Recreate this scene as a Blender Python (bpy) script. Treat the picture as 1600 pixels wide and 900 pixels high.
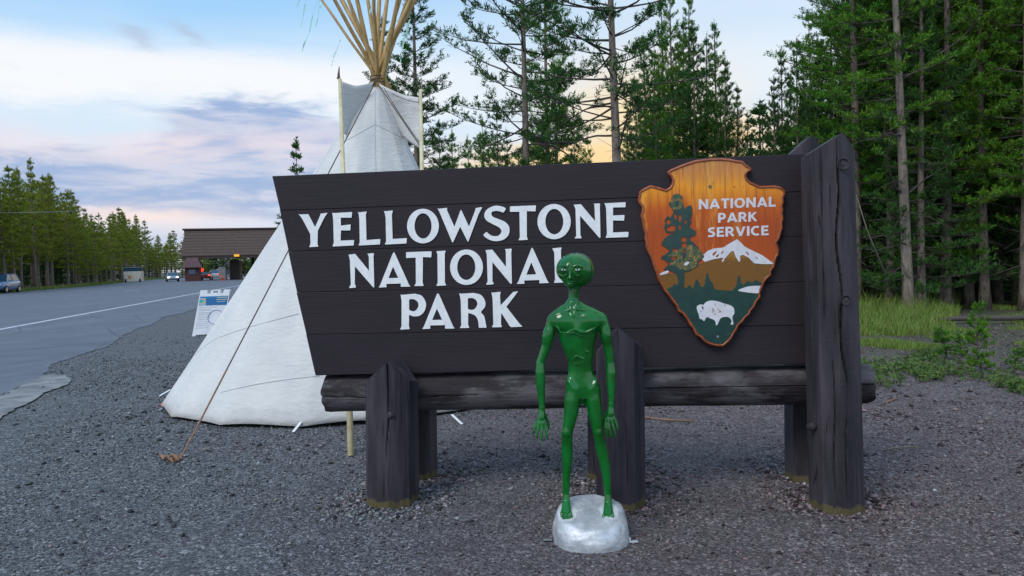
import bpy, bmesh, math, random
import numpy as np
from mathutils import Vector, Matrix, noise
from mathutils.bvhtree import BVHTree

for o in list(bpy.data.objects): bpy.data.objects.remove(o)
SC = bpy.context.scene
COL = SC.collection
R = math.radians

# ------------------------------------------------------------------ camera
F, CX, CY, W, H = 1244.0, 800.0, 450.0, 1600.0, 900.0
PITCH, ROLL = 0.03054, 0.025
CAMP = Vector((0, 0, 1.5))
fw = Vector((0, math.cos(PITCH), -math.sin(PITCH)))
up0 = Vector((0, math.sin(PITCH), math.cos(PITCH)))
r0 = Vector((1, 0, 0))
rt = r0*math.cos(ROLL) - up0*math.sin(ROLL)
up = up0*math.cos(ROLL) + r0*math.sin(ROLL)
cam = bpy.data.cameras.new("camera"); camo = bpy.data.objects.new("camera", cam); COL.objects.link(camo)
camo.matrix_world = Matrix(((rt.x, up.x, -fw.x, 0), (rt.y, up.y, -fw.y, 0), (rt.z, up.z, -fw.z, CAMP.z), (0, 0, 0, 1)))
cam.sensor_width = 36; cam.lens = 36*F/W; cam.clip_end = 5000; cam.clip_start = 0.05
SC.camera = camo

def ray(px, py): return fw + rt*((px-CX)/F) + up*((CY-py)/F)
def at(px, py, Y):
    d = ray(px, py); return CAMP + d*(Y/d.y)
def gnd(px, py, z=0.0):
    d = ray(px, py); return CAMP + d*((z-CAMP.z)/d.z)
def xat(px, Y): return (px-CX)/F*Y

# ------------------------------------------------------------------ light
SUN_EL, SUN_AZ = 48, 218        # azimuth clockwise from +Y: behind the camera, to the left
SUN_STRENGTH, SUN_ANGLE = 1.5, 28
sd = Vector((math.sin(R(SUN_AZ))*math.cos(R(SUN_EL)), math.cos(R(SUN_AZ))*math.cos(R(SUN_EL)), math.sin(R(SUN_EL))))
sl = bpy.data.lights.new("sun", 'SUN'); sl.energy = SUN_STRENGTH; sl.angle = R(SUN_ANGLE); sl.color = (1.0, .94, .86)
so = bpy.data.objects.new("sun", sl); COL.objects.link(so); so.rotation_euler = sd.to_track_quat('Z', 'Y').to_euler()
SC.view_settings.view_transform = 'Standard'; SC.view_settings.look = 'None'
SC.view_settings.exposure = 0.36; SC.view_settings.gamma = 1.0
SC.view_settings.use_curve_mapping = False

# ------------------------------------------------------------------ node helpers
class NT:
    def __init__(s, tree): s.t = tree; s.n = tree.nodes; s.l = tree.links
    def node(s, typ, **kw):
        n = s.n.new(typ)
        for k, v in kw.items(): setattr(n, k, v)
        return n
    def put(s, sock, v):
        if isinstance(v, bpy.types.NodeSocket): s.l.new(v, sock)
        elif v is not None: sock.default_value = v
    def m(s, op, a, b=None, c=None, clamp=False):
        n = s.node('ShaderNodeMath', operation=op, use_clamp=clamp)
        s.put(n.inputs[0], a); s.put(n.inputs[1], b); s.put(n.inputs[2], c)
        return n.outputs[0]
    def mix(s, f, a, b, typ='MIX'):
        n = s.node('ShaderNodeMixRGB', blend_type=typ)
        s.put(n.inputs[0], f); s.put(n.inputs[1], c4(a)); s.put(n.inputs[2], c4(b))
        return n.outputs[0]
    def noise(s, vec, scale=5, detail=4, rough=.5, dist=0.0):
        n = s.node('ShaderNodeTexNoise'); s.put(n.inputs['Vector'], vec)
        n.inputs['Scale'].default_value = scale; n.inputs['Detail'].default_value = detail
        n.inputs['Roughness'].default_value = rough; n.inputs['Distortion'].default_value = dist
        return n.outputs['Fac']
    def voro(s, vec, scale, feat='F1', out='Distance', rnd=1.0):
        n = s.node('ShaderNodeTexVoronoi', feature=feat); s.put(n.inputs['Vector'], vec)
        n.inputs['Scale'].default_value = scale; n.inputs['Randomness'].default_value = rnd
        return n.outputs[out]
    def ramp(s, f, stops):
        n = s.node('ShaderNodeValToRGB'); s.put(n.inputs[0], f)
        cr = n.color_ramp
        while len(cr.elements) < len(stops): cr.elements.new(.5)
        for e, (p, c) in zip(cr.elements, stops):
            e.position = p; e.color = c4(c if not isinstance(c, (int, float)) else (c, c, c))
        return n.outputs[0]
    def sm(s, v, a, b):
        n = s.node('ShaderNodeMapRange', interpolation_type='SMOOTHSTEP'); s.put(n.inputs[0], v)
        n.inputs[1].default_value = a; n.inputs[2].default_value = b
        return n.outputs[0]
    def scalev(s, vec, sc, rot=(0, 0, 0)):
        n = s.node('ShaderNodeMapping'); s.put(n.inputs[0], vec)
        n.inputs['Scale'].default_value = sc; n.inputs['Rotation'].default_value = rot
        return n.outputs[0]
def c4(c):
    if isinstance(c, bpy.types.NodeSocket) or c is None: return c
    if isinstance(c, (int, float)): return (c, c, c, 1)
    return tuple(c) if len(c) == 4 else (c[0], c[1], c[2], 1)
def srgb(r, g, b):
    f = lambda v: (v/255/12.92) if v/255 <= .04045 else ((v/255+.055)/1.055)**2.4
    return (f(r), f(g), f(b), 1)

# ------------------------------------------------------------------ world
world = bpy.data.worlds.new("World"); SC.world = world; world.use_nodes = True
nt = NT(world.node_tree); nt.n.clear()
out = nt.node('ShaderNodeOutputWorld')
sky = nt.node('ShaderNodeTexSky', sky_type='NISHITA'); sky.sun_disc = False
sky.sun_elevation = R(SUN_EL); sky.sun_rotation = R(SUN_AZ); sky.air_density = 1.0; sky.dust_density = 1.5; sky.ozone_density = 1.0
bgs = nt.node('ShaderNodeBackground'); nt.put(bgs.inputs[0], sky.outputs[0]); bgs.inputs[1].default_value = .12
tc = nt.node('ShaderNodeTexCoord').outputs['Generated']
sx = nt.node('ShaderNodeSeparateXYZ'); nt.put(sx.inputs[0], tc)
x_, y_, z_ = sx.outputs
az = nt.m('ARCTAN2', x_, y_)                       # 0 ahead, + right
el = nt.m('ARCSINE', nt.m('MAXIMUM', z_, -.3))
cmb = nt.node('ShaderNodeCombineXYZ'); nt.put(cmb.inputs[0], nt.m('MULTIPLY', x_, 2.2)); nt.put(cmb.inputs[1], nt.m('MULTIPLY', y_, 2.2)); nt.put(cmb.inputs[2], nt.m('MULTIPLY', el, 11.0))
n1 = nt.noise(cmb.outputs[0], 1.5, 7, .55, .35)
n2 = nt.noise(cmb.outputs[0], 4.0, 6, .6, .5)
cm2 = nt.node('ShaderNodeVectorMath', operation='ADD'); nt.put(cm2.inputs[0], cmb.outputs[0]); cm2.inputs[1].default_value = (3.1, 7.7, 1.3)
n3 = nt.noise(cm2.outputs[0], 2.6, 7, .6, .4)
elw = nt.m('ADD', el, nt.m('MULTIPLY', nt.m('SUBTRACT', n2, .5), .045))
elw2 = nt.m('ADD', el, nt.m('MULTIPLY', nt.m('SUBTRACT', n1, .5), .12))
def gauss(v, c, w):
    d = nt.m('DIVIDE', nt.m('SUBTRACT', v, c), w)
    return nt.m('EXPONENT', nt.m('MULTIPLY', nt.m('MULTIPLY', d, d), -1.0))
# clear sky: blue high up, milky towards the horizon
clear = nt.ramp(nt.m('DIVIDE', elw2, 1.2), [(0, srgb(222, 224, 240)), (.10, srgb(216, 229, 243)), (.17, srgb(214, 232, 247)), (.21, srgb(190, 222, 249)), (.27, srgb(150, 203, 247)), (.6, srgb(140, 190, 240)), (1, srgb(140, 186, 232))])
# paler towards the glow on the right
clear = nt.mix(nt.m('MULTIPLY', nt.sm(az, -.35, .25), nt.m('SUBTRACT', .75, nt.m('MULTIPLY', nt.sm(az, .6, 2.2), .5))), clear, srgb(222, 234, 246))
# white streaky cloud band
wb = nt.m('MULTIPLY', nt.sm(nt.m('ADD', nt.m('MULTIPLY', gauss(elw, .222, .045), .95), nt.m('MULTIPLY', nt.m('ADD', nt.m('MULTIPLY', nt.m('SUBTRACT', n1, .5), 1.5), nt.m('MULTIPLY', nt.m('SUBTRACT', n2, .5), .9)))), .22, .95), .93)
wb2 = nt.m('MULTIPLY', nt.sm(n3, .50, .72), nt.m('MULTIPLY', nt.sm(el, .42, .75), .75))
wb = nt.m('MULTIPLY', wb, nt.m('SUBTRACT', 1.0, nt.m('MULTIPLY', nt.sm(az, -.22, .05), .65)))
cl = nt.mix(nt.m('MAXIMUM', wb, wb2), clear, srgb(250, 249, 249))
# low white mass on the left of the trees
# violet-blue low cloud, left
pv = nt.m('MULTIPLY', nt.m('ADD', gauss(elw, .105, .040), nt.m('MULTIPLY', gauss(elw, .165, .03), nt.m('MULTIPLY', gauss(az, -.30, .12), 1.0))), nt.sm(nt.m('MULTIPLY', az, -1.0), .10, .24))
pv = nt.m('MINIMUM', pv, 1.0)
pvm = nt.sm(nt.m('ADD', pv, nt.m('MULTIPLY', nt.m('SUBTRACT', n3, .5), 1.5)), .18, .62)
vcol = nt.mix(nt.sm(nt.m('ADD', n2, nt.m('MULTIPLY', nt.m('SUBTRACT', n1, .5), .8)), .36, .64), srgb(150, 172, 212), srgb(204, 206, 224))
cl = nt.mix(nt.m('MULTIPLY', pvm, .95), cl, vcol)
pk = nt.m('MULTIPLY', gauss(elw, .148, .018), nt.m('MULTIPLY', nt.sm(n1, .42, .6), nt.m('MULTIPLY', gauss(az, -.42, .25), .8)))
cl = nt.mix(pk, cl, srgb(240, 222, 226))
pk2 = nt.m('MULTIPLY', gauss(elw, .062, .011), nt.m('MULTIPLY', gauss(az, -.43, .09), 1.0))
cl = nt.mix(pk2, cl, srgb(250, 228, 224))
pb = nt.m('MULTIPLY', gauss(el, .032, .018), nt.m('MULTIPLY', nt.sm(nt.m('MULTIPLY', az, -1.0), .1, .3), .7))
cl = nt.mix(pb, cl, srgb(186, 196, 224))
# small grey wisps
for (wa, we) in ((-.43, .262), (-.375, .268)):
    g = nt.m('MULTIPLY', nt.m('MULTIPLY', gauss(az, wa, .018), gauss(nt.m('ADD', elw, nt.m('MULTIPLY', nt.m('SUBTRACT', az, wa), .35)), we, .0065)), .55)
    cl = nt.mix(g, cl, srgb(176, 186, 206))
# evening glow low in the west
gl = nt.m('MULTIPLY', gauss(az, .17, .34), gauss(nt.m('MAXIMUM', elw2, .10), .09, .075))
gl = nt.sm(nt.m('ADD', gl, nt.m('MULTIPLY', nt.m('SUBTRACT', n3, .5), .7)), .18, .8)
cl = nt.mix(gl, cl, srgb(255, 210, 138))
gl2 = nt.m('MULTIPLY', gauss(az, .16, .10), gauss(elw, .175, .06))
cl = nt.mix(nt.m('MULTIPLY', gl2, .9), cl, srgb(255, 224, 160))
bgc = nt.node('ShaderNodeBackground'); nt.put(bgc.inputs[0], cl); bgc.inputs[1].default_value = .85
mx = nt.node('ShaderNodeMixShader'); mx.inputs[0].default_value = .88
nt.l.new(bgs.outputs[0], mx.inputs[1]); nt.l.new(bgc.outputs[0], mx.inputs[2]); nt.l.new(mx.outputs[0], out.inputs[0])

# ------------------------------------------------------------------ materials
def mat(name, col=(.5, .5, .5), rough=.6, metal=0.0, build=None, spec=.5, coat=0.0, emit=None, es=0.0):
    m = bpy.data.materials.new(name); m.use_nodes = True
    t = NT(m.node_tree); b = t.n['Principled BSDF']
    b.inputs['Base Color'].default_value = c4(col); b.inputs['Roughness'].default_value = rough
    b.inputs['Metallic'].default_value = metal; b.inputs['Specular IOR Level'].default_value = spec
    b.inputs['Coat Weight'].default_value = coat; b.inputs['Coat Roughness'].default_value = .12
    if emit: b.inputs['Emission Color'].default_value = c4(emit); b.inputs['Emission Strength'].default_value = es
    if build: build(t, b)
    return m
def bump(t, b, h, strength=.3, dist=.01, prev=None):
    n = t.node('ShaderNodeBump'); n.inputs['Strength'].default_value = strength; n.inputs['Distance'].default_value = dist
    t.put(n.inputs['Height'], h)
    if prev is not None: t.l.new(prev, n.inputs['Normal'])
    t.l.new(n.outputs[0], b.inputs['Normal']); return n.outputs[0]
def objc(t): return t.node('ShaderNodeTexCoord').outputs['Object']
def geop(t): return t.node('ShaderNodeNewGeometry').outputs['Position']
def attr(t, name): return t.node('ShaderNodeAttribute', attribute_name=name).outputs['Color']
def simple(name, a, b_, scale=6, rough=.6, stretch=(1, 1, 1), bs=.2, bd=.003, metal=0, coat=0, spec=.5):
    def f(t, b):
        v = t.scalev(objc(t), stretch); n = t.noise(v, scale, 5, .6)
        t.put(b.inputs['Base Color'], t.mix(t.sm(n, .35, .65), a, b_)); bump(t, b, n, bs, bd)
    return mat(name, a, rough, metal, f, spec, coat)

def wood_post(t, b):
    o = objc(t)
    g = t.noise(t.scalev(o, (1, 1, .05)), 60, 5, .65, .2)
    g2 = t.noise(t.scalev(o, (1, 1, .12)), 9, 4, .6)
    g3 = t.noise(o, 3.0, 5, .6)
    base = t.mix(t.sm(g2, .35, .7), (.027, .025, .031), (.072, .062, .075))
    base = t.mix(t.m('MULTIPLY', t.sm(g, .52, .75), .55), base, (.085, .07, .075))
    base = t.mix(t.m('MULTIPLY', t.sm(g3, .5, .75), .5), base, (.062, .042, .048))
    vc = t.voro(t.scalev(o, (1, 1, .035)), 26, 'DISTANCE_TO_EDGE'); ck = t.m('MULTIPLY', t.sm(vc, .035, .0), t.sm(t.noise(t.scalev(o, (1, 1, .4)), 5, 3, .6), .56, .66))
    base = t.mix(t.m('MULTIPLY', ck, .85), base, (.006, .005, .006))
    chip = t.m('MULTIPLY', t.sm(t.noise(t.scalev(o, (1, 1, .3)), 14, 6, .7), .72, .78), .5)
    base = t.mix(chip, base, (.16, .13, .11))
    s = t.node('ShaderNodeSeparateXYZ'); t.put(s.inputs[0], o)
    edge = t.m('ADD', s.outputs[2], t.m('MULTIPLY', t.m('SUBTRACT', t.noise(t.scalev(o, (1, 1, .2)), 22, 4, .6), .5), .09))
    k = t.sm(edge, .058, .040)
    base = t.mix(k, base, t.mix(g, (.055, .046, .020), (.16, .13, .065)))
    t.put(b.inputs['Base Color'], base)
    saw = t.noise(t.scalev(o, (.2, .2, 1)), 45, 2, .5)
    h = t.m('SUBTRACT', t.m('ADD', g, t.m('MULTIPLY', saw, .35)), t.m('MULTIPLY', ck, 1.5)); bump(t, b, h, .8, .006)
M_post = mat("stained_post_wood", rough=.6, build=wood_post, spec=.22)
def wood_beam(t, b):
    o = objc(t)
    g = t.noise(t.scalev(o, (.05, 1, 1)), 60, 5, .65, .2)
    g2 = t.noise(t.scalev(o, (.12, 1, 1)), 10, 5, .65)
    g3 = t.noise(t.scalev(o, (.35, 1, 1)), 4.5, 5, .7)
    base = t.mix(t.sm(g2, .35, .7), (.018, .014, .018), (.05, .042, .048))
    base = t.mix(t.m('MULTIPLY', t.sm(g3, .44, .62), .85), base, (.135, .125, .135))
    ss = t.node('ShaderNodeSeparateXYZ'); t.put(ss.inputs[0], o)
    w = t.m('MULTIPLY', t.m('MULTIPLY', t.sm(g3, .47, .60), t.sm(g, .46, .56)), t.sm(ss.outputs[2], .79, .87))
    base = t.mix(w, base, (.24, .18, .14))
    t.put(b.inputs['Base Color'], base); bump(t, b, g, .8, .008)
M_beam = mat("weathered_beam_wood", rough=.65, build=wood_beam, spec=.22)
def plank_m(t, b):
    o = objc(t); inf = t.node('ShaderNodeObjectInfo').outputs['Random']
    g = t.noise(t.scalev(o, (.04, 1, 1)), 70, 4, .6)
    g2 = t.noise(t.scalev(o, (.3, 1, 1)), 3, 5, .6)
    base = t.mix(t.sm(g2, .3, .7), (.0185, .0165, .022), (.030, .0225, .029))
    base = t.mix(t.m('MULTIPLY', inf, .35), base, (.034, .024, .028))
    base = t.mix(t.m('MULTIPLY', t.sm(g, .55, .8), .4), base, (.046, .040, .046))
    sc = t.m('MULTIPLY', t.sm(t.noise(t.scalev(o, (.5, 1, 2)), 22, 6, .75), .74, .78), .35)
    base = t.mix(sc, base, (.15, .13, .13))
    t.put(b.inputs['Base Color'], base); t.put(b.inputs['Roughness'], t.m('ADD', .48, t.m('MULTIPLY', g2, .2)))
    bump(t, b, g, .4, .004)
M_plank = mat("brown_painted_plank", rough=.6, build=plank_m, spec=.25)
def letter_m(t, b):
    o = objc(t); n = t.noise(o, 22, 4, .6)
    base = t.mix(t.sm(n, .3, .7), (.76, .79, .81), (.88, .89, .89))
    chip = t.sm(t.noise(t.scalev(o, (.6, 1, 1.4)), 55, 5, .75), .70, .735)
    b.inputs['Roughness'].default_value = .6
    t.put(b.inputs['Base Color'], t.mix(t.m('MULTIPLY', chip, .8), base, (.10, .09, .09))); bump(t, b, n, .15, .001)
M_letter = mat("white_sign_paint", rough=.6, build=letter_m, spec=.3)
def emb(t, b):
    o = objc(t)
    g = t.noise(t.scalev(o, (1, 1, .04)), 70, 5, .7)
    g1 = t.noise(t.scalev(o, (1, 1, .15)), 9, 5, .7)
    s = t.node('ShaderNodeSeparateXYZ'); t.put(s.inputs[0], o)
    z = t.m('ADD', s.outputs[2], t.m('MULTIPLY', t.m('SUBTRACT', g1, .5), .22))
    base = t.ramp(t.sm(z, 1.15, 2.25), [(0, (.46, .080, .004)), (.50, (.44, .068, .003)), (.66, (.56, .105, .004)), (.82, (.88, .33, .014)), (.92, (.60, .235, .06)), (1, (.50, .21, .08))])  # golden reflection on the varnish painted in as a gradient by height
    base = t.mix(t.m('MULTIPLY', t.sm(g, .45, .72), .6), base, (.20, .045, .006))
    base = t.mix(t.m('MULTIPLY', t.sm(g1, .55, .72), .6), base, (.95, .50, .07))  # golden reflection streaks painted over the wood colour
    t.put(b.inputs['Base Color'], base); bump(t, b, g, .2, .002)
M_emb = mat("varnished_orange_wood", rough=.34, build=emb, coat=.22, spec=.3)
M_rim = simple("rust_orange_rim", (.36, .09, .022, 1), (.22, .045, .010, 1), 30, .4, bs=.4, coat=.3)
def gold(t, b):
    o = objc(t); g = t.noise(t.scalev(o, (1, 1, .1)), 40, 5, .75); g2 = t.noise(o, 12, 4, .7)
    s = t.node('ShaderNodeSeparateXYZ'); t.put(s.inputs[0], o)
    k = t.sm(t.m('ADD', s.outputs[2], t.m('MULTIPLY', g2, .12)), 1.54, 1.66)
    base = t.mix(k, (.20, .088, .012), (.85, .45, .03))
    base = t.mix(t.m('MULTIPLY', t.sm(g, .4, .75), .6), base, (.20, .09, .015))
    t.put(b.inputs['Base Color'], base); bump(t, b, g, .3, .002)
M_gold = mat("golden_brown_wood", rough=.35, build=gold, coat=.2, spec=.3)
M_egreen = simple("dark_green_paint", (.004, .050, .038, 1), (.003, .034, .027, 1), 20, .35, coat=.3)
def olive(t, b):
    o = objc(t); n = t.noise(o, 34, 4, .7); n2 = t.noise(o, 90, 3, .7)
    base = t.ramp(n, [(0, (.02, .06, .035)), (.42, (.03, .075, .035)), (.52, (.10, .10, .03)), (.60, (.34, .20, .035)), (.72, (.42, .17, .02)), (1, (.6, .36, .08))])
    t.put(b.inputs['Base Color'], t.mix(t.m('MULTIPLY', t.sm(n2, .55, .62), .6), base, (.03, .04, .015)))
M_eolive = mat("olive_gold_paint", rough=.4, build=olive, coat=.3)
M_ewhite = simple("white_emblem_paint", (.72, .72, .76, 1), (.62, .63, .68, 1), 25, .4)
M_black = mat("dark_line_paint", (.02, .018, .015), .5)
M_dark = mat("near_black", (.012, .011, .012), .8)
M_steel = simple("dull_steel", (.35, .35, .36, 1), (.22, .22, .23, 1), 30, .45, metal=.8)

def asphalt(t, b):
    o = geop(t)
    n = t.noise(o, 1.1, 6, .6); f = t.noise(o, 70, 3, .6); v = t.voro(o, 120)
    al = t.noise(t.scalev(o, (1, .06, 1), (0, 0, R(14))), 1.3, 4, .6)
    base = t.mix(t.sm(n, .3, .7), (.085, .100, .128), (.118, .138, .170))
    base = t.mix(t.m('MULTIPLY', t.sm(al, .45, .7), .4), base, (.165, .185, .215))
    base = t.mix(t.m('MULTIPLY', t.sm(f, .55, .75), .5), base, (.20, .22, .25))
    cr = t.voro(t.scalev(o, (1, .5, 1)), .45, 'DISTANCE_TO_EDGE')
    base = t.mix(t.m('MULTIPLY', t.sm(cr, .012, .002), .55), base, (.03, .035, .04))
    t.put(b.inputs['Base Color'], base); bump(t, b, f, .4, .006)
M_asph = mat("worn_asphalt", rough=.75, build=asphalt)
M_apron = simple("pale_concrete", (.25, .26, .265, 1), (.13, .14, .15, 1), 3, .85)
M_line = simple("worn_white_line", (.62, .66, .72, 1), (.36, .40, .46, 1), 6, .7)
def ground_m(t, b):
    o = geop(t)
    s = t.node('ShaderNodeSeparateXYZ'); t.put(s.inputs[0], o)
    X, Y = s.outputs[0], s.outputs[1]
    big = t.noise(o, .55, 5, .6); mid = t.noise(o, 3.2, 5, .65); fine = t.noise(o, 55, 4, .7)
    cell = t.voro(o, 62, out='Color'); cd = t.voro(o, 62)
    cs = t.node('ShaderNodeSeparateColor'); t.put(cs.inputs[0], cell)
    grav = t.ramp(cs.outputs[0], [(0, (.026, .029, .034)), (.35, (.062, .067, .076)), (.7, (.115, .122, .134)), (.92, (.19, .198, .212)), (1, (.34, .35, .38))])
    red = t.ramp(cs.outputs[1], [(0, (.040, .030, .032)), (.4, (.088, .068, .070)), (.8, (.14, .115, .118)), (1, (.30, .27, .27))])
    rf = t.m('MULTIPLY', t.sm(t.m('ADD', X, t.m('MULTIPLY', t.m('SUBTRACT', big, .5), 5.0)), -2.2, 1.6), .95)
    g = t.mix(rf, grav, red)
    g = t.mix(t.m('MULTIPLY', t.sm(mid, .45, .72), .5), g, (.045, .045, .052))
    # forest floor and roadside verge
    ff = t.sm(t.m('ADD', t.m('ADD', Y, t.m('MULTIPLY', X, .55)), t.m('MULTIPLY', t.m('SUBTRACT', big, .5), 7)), 12.8, 16.5)
    ff = t.m('MULTIPLY', ff, t.sm(X, 1.0, 5.0))
    n_ = t.m('ADD', t.m('MULTIPLY', X, .970), t.m('MULTIPLY', Y, .242))
    ff2 = t.sm(n_, -26.6, -27.6)
    ff = t.m('MAXIMUM', t.m('MAXIMUM', ff, ff2), t.sm(Y, 190, 230))
    flo = t.mix(t.sm(mid, .35, .65), (.045, .05, .028), (.10, .088, .062))
    flo = t.mix(t.m('MULTIPLY', t.sm(t.noise(o, 9, 5, .7), .5, .62), .7), flo, (.055, .075, .022))
    g = t.mix(ff, g, flo)
    t.put(b.inputs['Base Color'], g)
    h = t.m('ADD', t.m('MULTIPLY', t.m('SUBTRACT', .5, cd), .8), t.m('MULTIPLY', fine, .5)); n = bump(t, b, h, .9, .012)
M_ground = mat("crushed_gravel", rough=.8, build=ground_m)
def stone_m(t, b):
    c = attr(t, "tint"); t.put(b.inputs['Base Color'], c)
M_stone = mat("gravel_stone", rough=.8, build=stone_m, spec=.2)

# ------------------------------------------------------------------ object helpers
def link(name, me, m=None, parent=None, smooth=False):
    if m is not None:
        for x in (m if isinstance(m, (list, tuple)) else [m]): me.materials.append(x)
    o = bpy.data.objects.new(name, me); COL.objects.link(o)
    if parent: o.parent = parent
    if smooth: me.polygons.foreach_set('use_smooth', [True]*len(me.polygons))
    return o
def mesh(name, vs, fs):
    me = bpy.data.meshes.new(name); me.from_pydata([tuple(v) for v in vs], [], fs); me.update(); return me
def obj(name, vs, fs, m=None, parent=None, smooth=False): return link(name, mesh(name, vs, fs), m, parent, smooth)
def bobj(name, bm, m=None, parent=None, smooth=False, recalc=True):
    if recalc: bmesh.ops.recalc_face_normals(bm, faces=bm.faces)
    me = bpy.data.meshes.new(name); bm.to_mesh(me); bm.free(); return link(name, me, m, parent, smooth)
def tag(o, label=None, cat=None, group=None, kind=None):
    if label: o['label'] = label
    if cat: o['category'] = cat
    if group: o['group'] = group
    if kind: o['kind'] = kind
    return o
def thing(name, label, cat, loc=(0, 0, 0), rz=0, group=None):
    o = bpy.data.objects.new(name, None); COL.objects.link(o); o.location = loc; o.rotation_euler = (0, 0, rz); o.empty_display_size = .2
    return tag(o, label, cat, group)
def box(bm, c, s, rz=0, rx=0, bev=0):
    r = bmesh.ops.create_cube(bm, size=1)
    M = Matrix.Translation(c) @ Matrix.Rotation(rz, 4, 'Z') @ Matrix.Rotation(rx, 4, 'X') @ Matrix.Diagonal((s[0], s[1], s[2], 1))
    bmesh.ops.transform(bm, matrix=M, verts=r['verts'])
    if bev:
        es = list({e for v in r['verts'] for e in v.link_edges}); bmesh.ops.bevel(bm, geom=es, offset=bev, segments=2, affect='EDGES', profile=.5)
    return r
def tube_data(pts, rad, n=8, cap=True):
    pts = [Vector(p) for p in pts]; rad = rad if isinstance(rad, (list, tuple)) else [rad]*len(pts)
    vs, fs = [], []
    prev = None
    for i, p in enumerate(pts):
        d = (pts[min(i+1, len(pts)-1)] - pts[max(i-1, 0)]).normalized()
        a = d.orthogonal().normalized() if prev is None else (prev - d*prev.dot(d)).normalized()
        prev = a; b = d.cross(a)
        for k in range(n):
            t = 2*math.pi*k/n; vs.append(p + (a*math.cos(t) + b*math.sin(t))*rad[i])
    for i in range(len(pts)-1):
        for k in range(n):
            fs.append((i*n+k, i*n+(k+1) % n, (i+1)*n+(k+1) % n, (i+1)*n+k))
    if cap:
        fs.append(tuple(range(n-1, -1, -1))); fs.append(tuple((len(pts)-1)*n+k for k in range(n)))
    return vs, fs
def tube(name, pts, rad, m, parent=None, n=8): 
    vs, fs = tube_data(pts, rad, n); return obj(name, vs, fs, m, parent, True)
def merge(parts):
    V, Fc = [], []
    for v, f in parts:
        k = len(V); V += list(v); Fc += [tuple(i+k for i in q) for q in f]
    return V, Fc
def curve_mesh(name, loops, depth=.003, smooth=False):
    """closed 2-D loops (holes by even-odd) -> flat plate, local x,z plane, thickness towards -y"""
    cu = bpy.data.curves.new(name, 'CURVE'); cu.dimensions = '2D'; cu.fill_mode = 'BOTH'; cu.extrude = depth/2
    for lp in loops:
        s = cu.splines.new('POLY'); s.points.add(len(lp)-1); s.use_cyclic_u = True
        for i, (x, z) in enumerate(lp): s.points[i].co = (x, z, 0, 1)
    o = bpy.data.objects.new(name, cu); COL.objects.link(o)
    dg = bpy.context.evaluated_depsgraph_get(); me = bpy.data.meshes.new_from_object(o.evaluated_get(dg))
    bpy.data.objects.remove(o); bpy.data.curves.remove(cu)
    me.transform(Matrix(((1, 0, 0, 0), (0, 0, 1, 0), (0, 1, 0, 0), (0, 0, 0, 1))))
    me.name = name
    return me
def crom(pts, k=6, closed=True):
    n = len(pts); out_ = []
    for i in range(n if closed else n-1):
        p0, p1, p2, p3 = pts[(i-1) % n], pts[i], pts[(i+1) % n], pts[(i+2) % n]
        if not closed:
            p0 = pts[max(i-1, 0)]; p3 = pts[min(i+2, n-1)]
        for j in range(k):
            t = j/k
            out_.append(tuple(.5*((2*b) + (-a+c)*t + (2*a-5*b+4*c-d)*t*t + (-a+3*b-3*c+d)*t**3) for a, b, c, d in zip(p0, p1, p2, p3)))
    if not closed: out_.append(tuple(pts[-1]))
    return out_

# ------------------------------------------------------------------ the setting: ground, road, markings
def polyobj(name, pts, z, m, kind='structure'):
    bm = bmesh.new(); vs = [bm.verts.new((p.x, p.y, z)) for p in pts]; bm.faces.new(vs); bmesh.ops.triangulate(bm, faces=bm.faces)
    bmesh.ops.recalc_face_normals(bm, faces=bm.faces)
    for f in bm.faces:
        if f.normal.z < 0: f.normal_flip()
    o = bobj(name, bm, m, recalc=False); tag(o, kind=kind); return o
G = 1500
gr = obj("ground", [(-G, -60, 0), (G, -60, 0), (G, 2*G, 0), (-G, 2*G, 0)], [(0, 1, 2, 3)], M_ground)
tag(gr, "grey crushed gravel lot turning reddish brown on the right", kind='structure')
RD = Vector((-.242, .970, 0)); RN = Vector((.970, .242, 0))
rng = random.Random(4)
def along(n, s): return RN*n + RD*s
edge_px = [(0, 622), (20, 610), (45, 600), (68, 588), (84, 568), (108, 561), (140, 551), (172, 541), (190, 527), (214, 515), (240, 506), (252, 497), (300, 486)]
ep = []
for (a, b) in zip(edge_px[:-1], edge_px[1:]):
    pa, pb = gnd(*a), gnd(*b)
    for k in range(8):
        p = pa.lerp(pb, k/8); w = .022*min(3, 1+p.y/12); ep.append(p + RN*rng.uniform(-w, w))
last = gnd(300, 486); s_l = last.dot(RD)
near = gnd(0, 622)
rp = sorted([along(near.dot(RN)-.1, -55)] + ep + [along(-4.6, s_l+10), along(-4.4, 110), along(-4.4, 140), along(-4.4, 170), along(-4.4, 300), along(-4.4, 900)], key=lambda p: p.dot(RD))
vs = []
for p in rp:
    s_ = p.dot(RD); a = along(-27 if s_ < 110 else -27-min(1, (s_-110)/60)*6, s_); vs += [(a.x, a.y, .012), (p.x, p.y, .012), (p.x, p.y, -.01)]
fs = []
for k in range(len(rp)-1): fs += [(3*k, 3*k+1, 3*k+4, 3*k+3), (3*k+1, 3*k+2, 3*k+5, 3*k+4)]
road = obj("road", vs, fs, M_asph); tag(road, kind='structure'); tag(road, "worn blue grey asphalt road running to the entrance gate")
ap = crom([(gnd(x, y).x, gnd(x, y).y) for x, y in [(-60, 650), (0, 622), (20, 611), (48, 598), (68, 589), (96, 587), (110, 597), (92, 607), (70, 615), (48, 629), (22, 642), (0, 656), (-60, 700)]], 5)
apr = polyobj("concrete_apron", [Vector((x+rng.uniform(-.02, .02), y+rng.uniform(-.02, .02), 0)) for x, y in ap], .016, M_apron); tag(apr, "pale concrete patch at the near left edge of the road", kind='structure')
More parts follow.
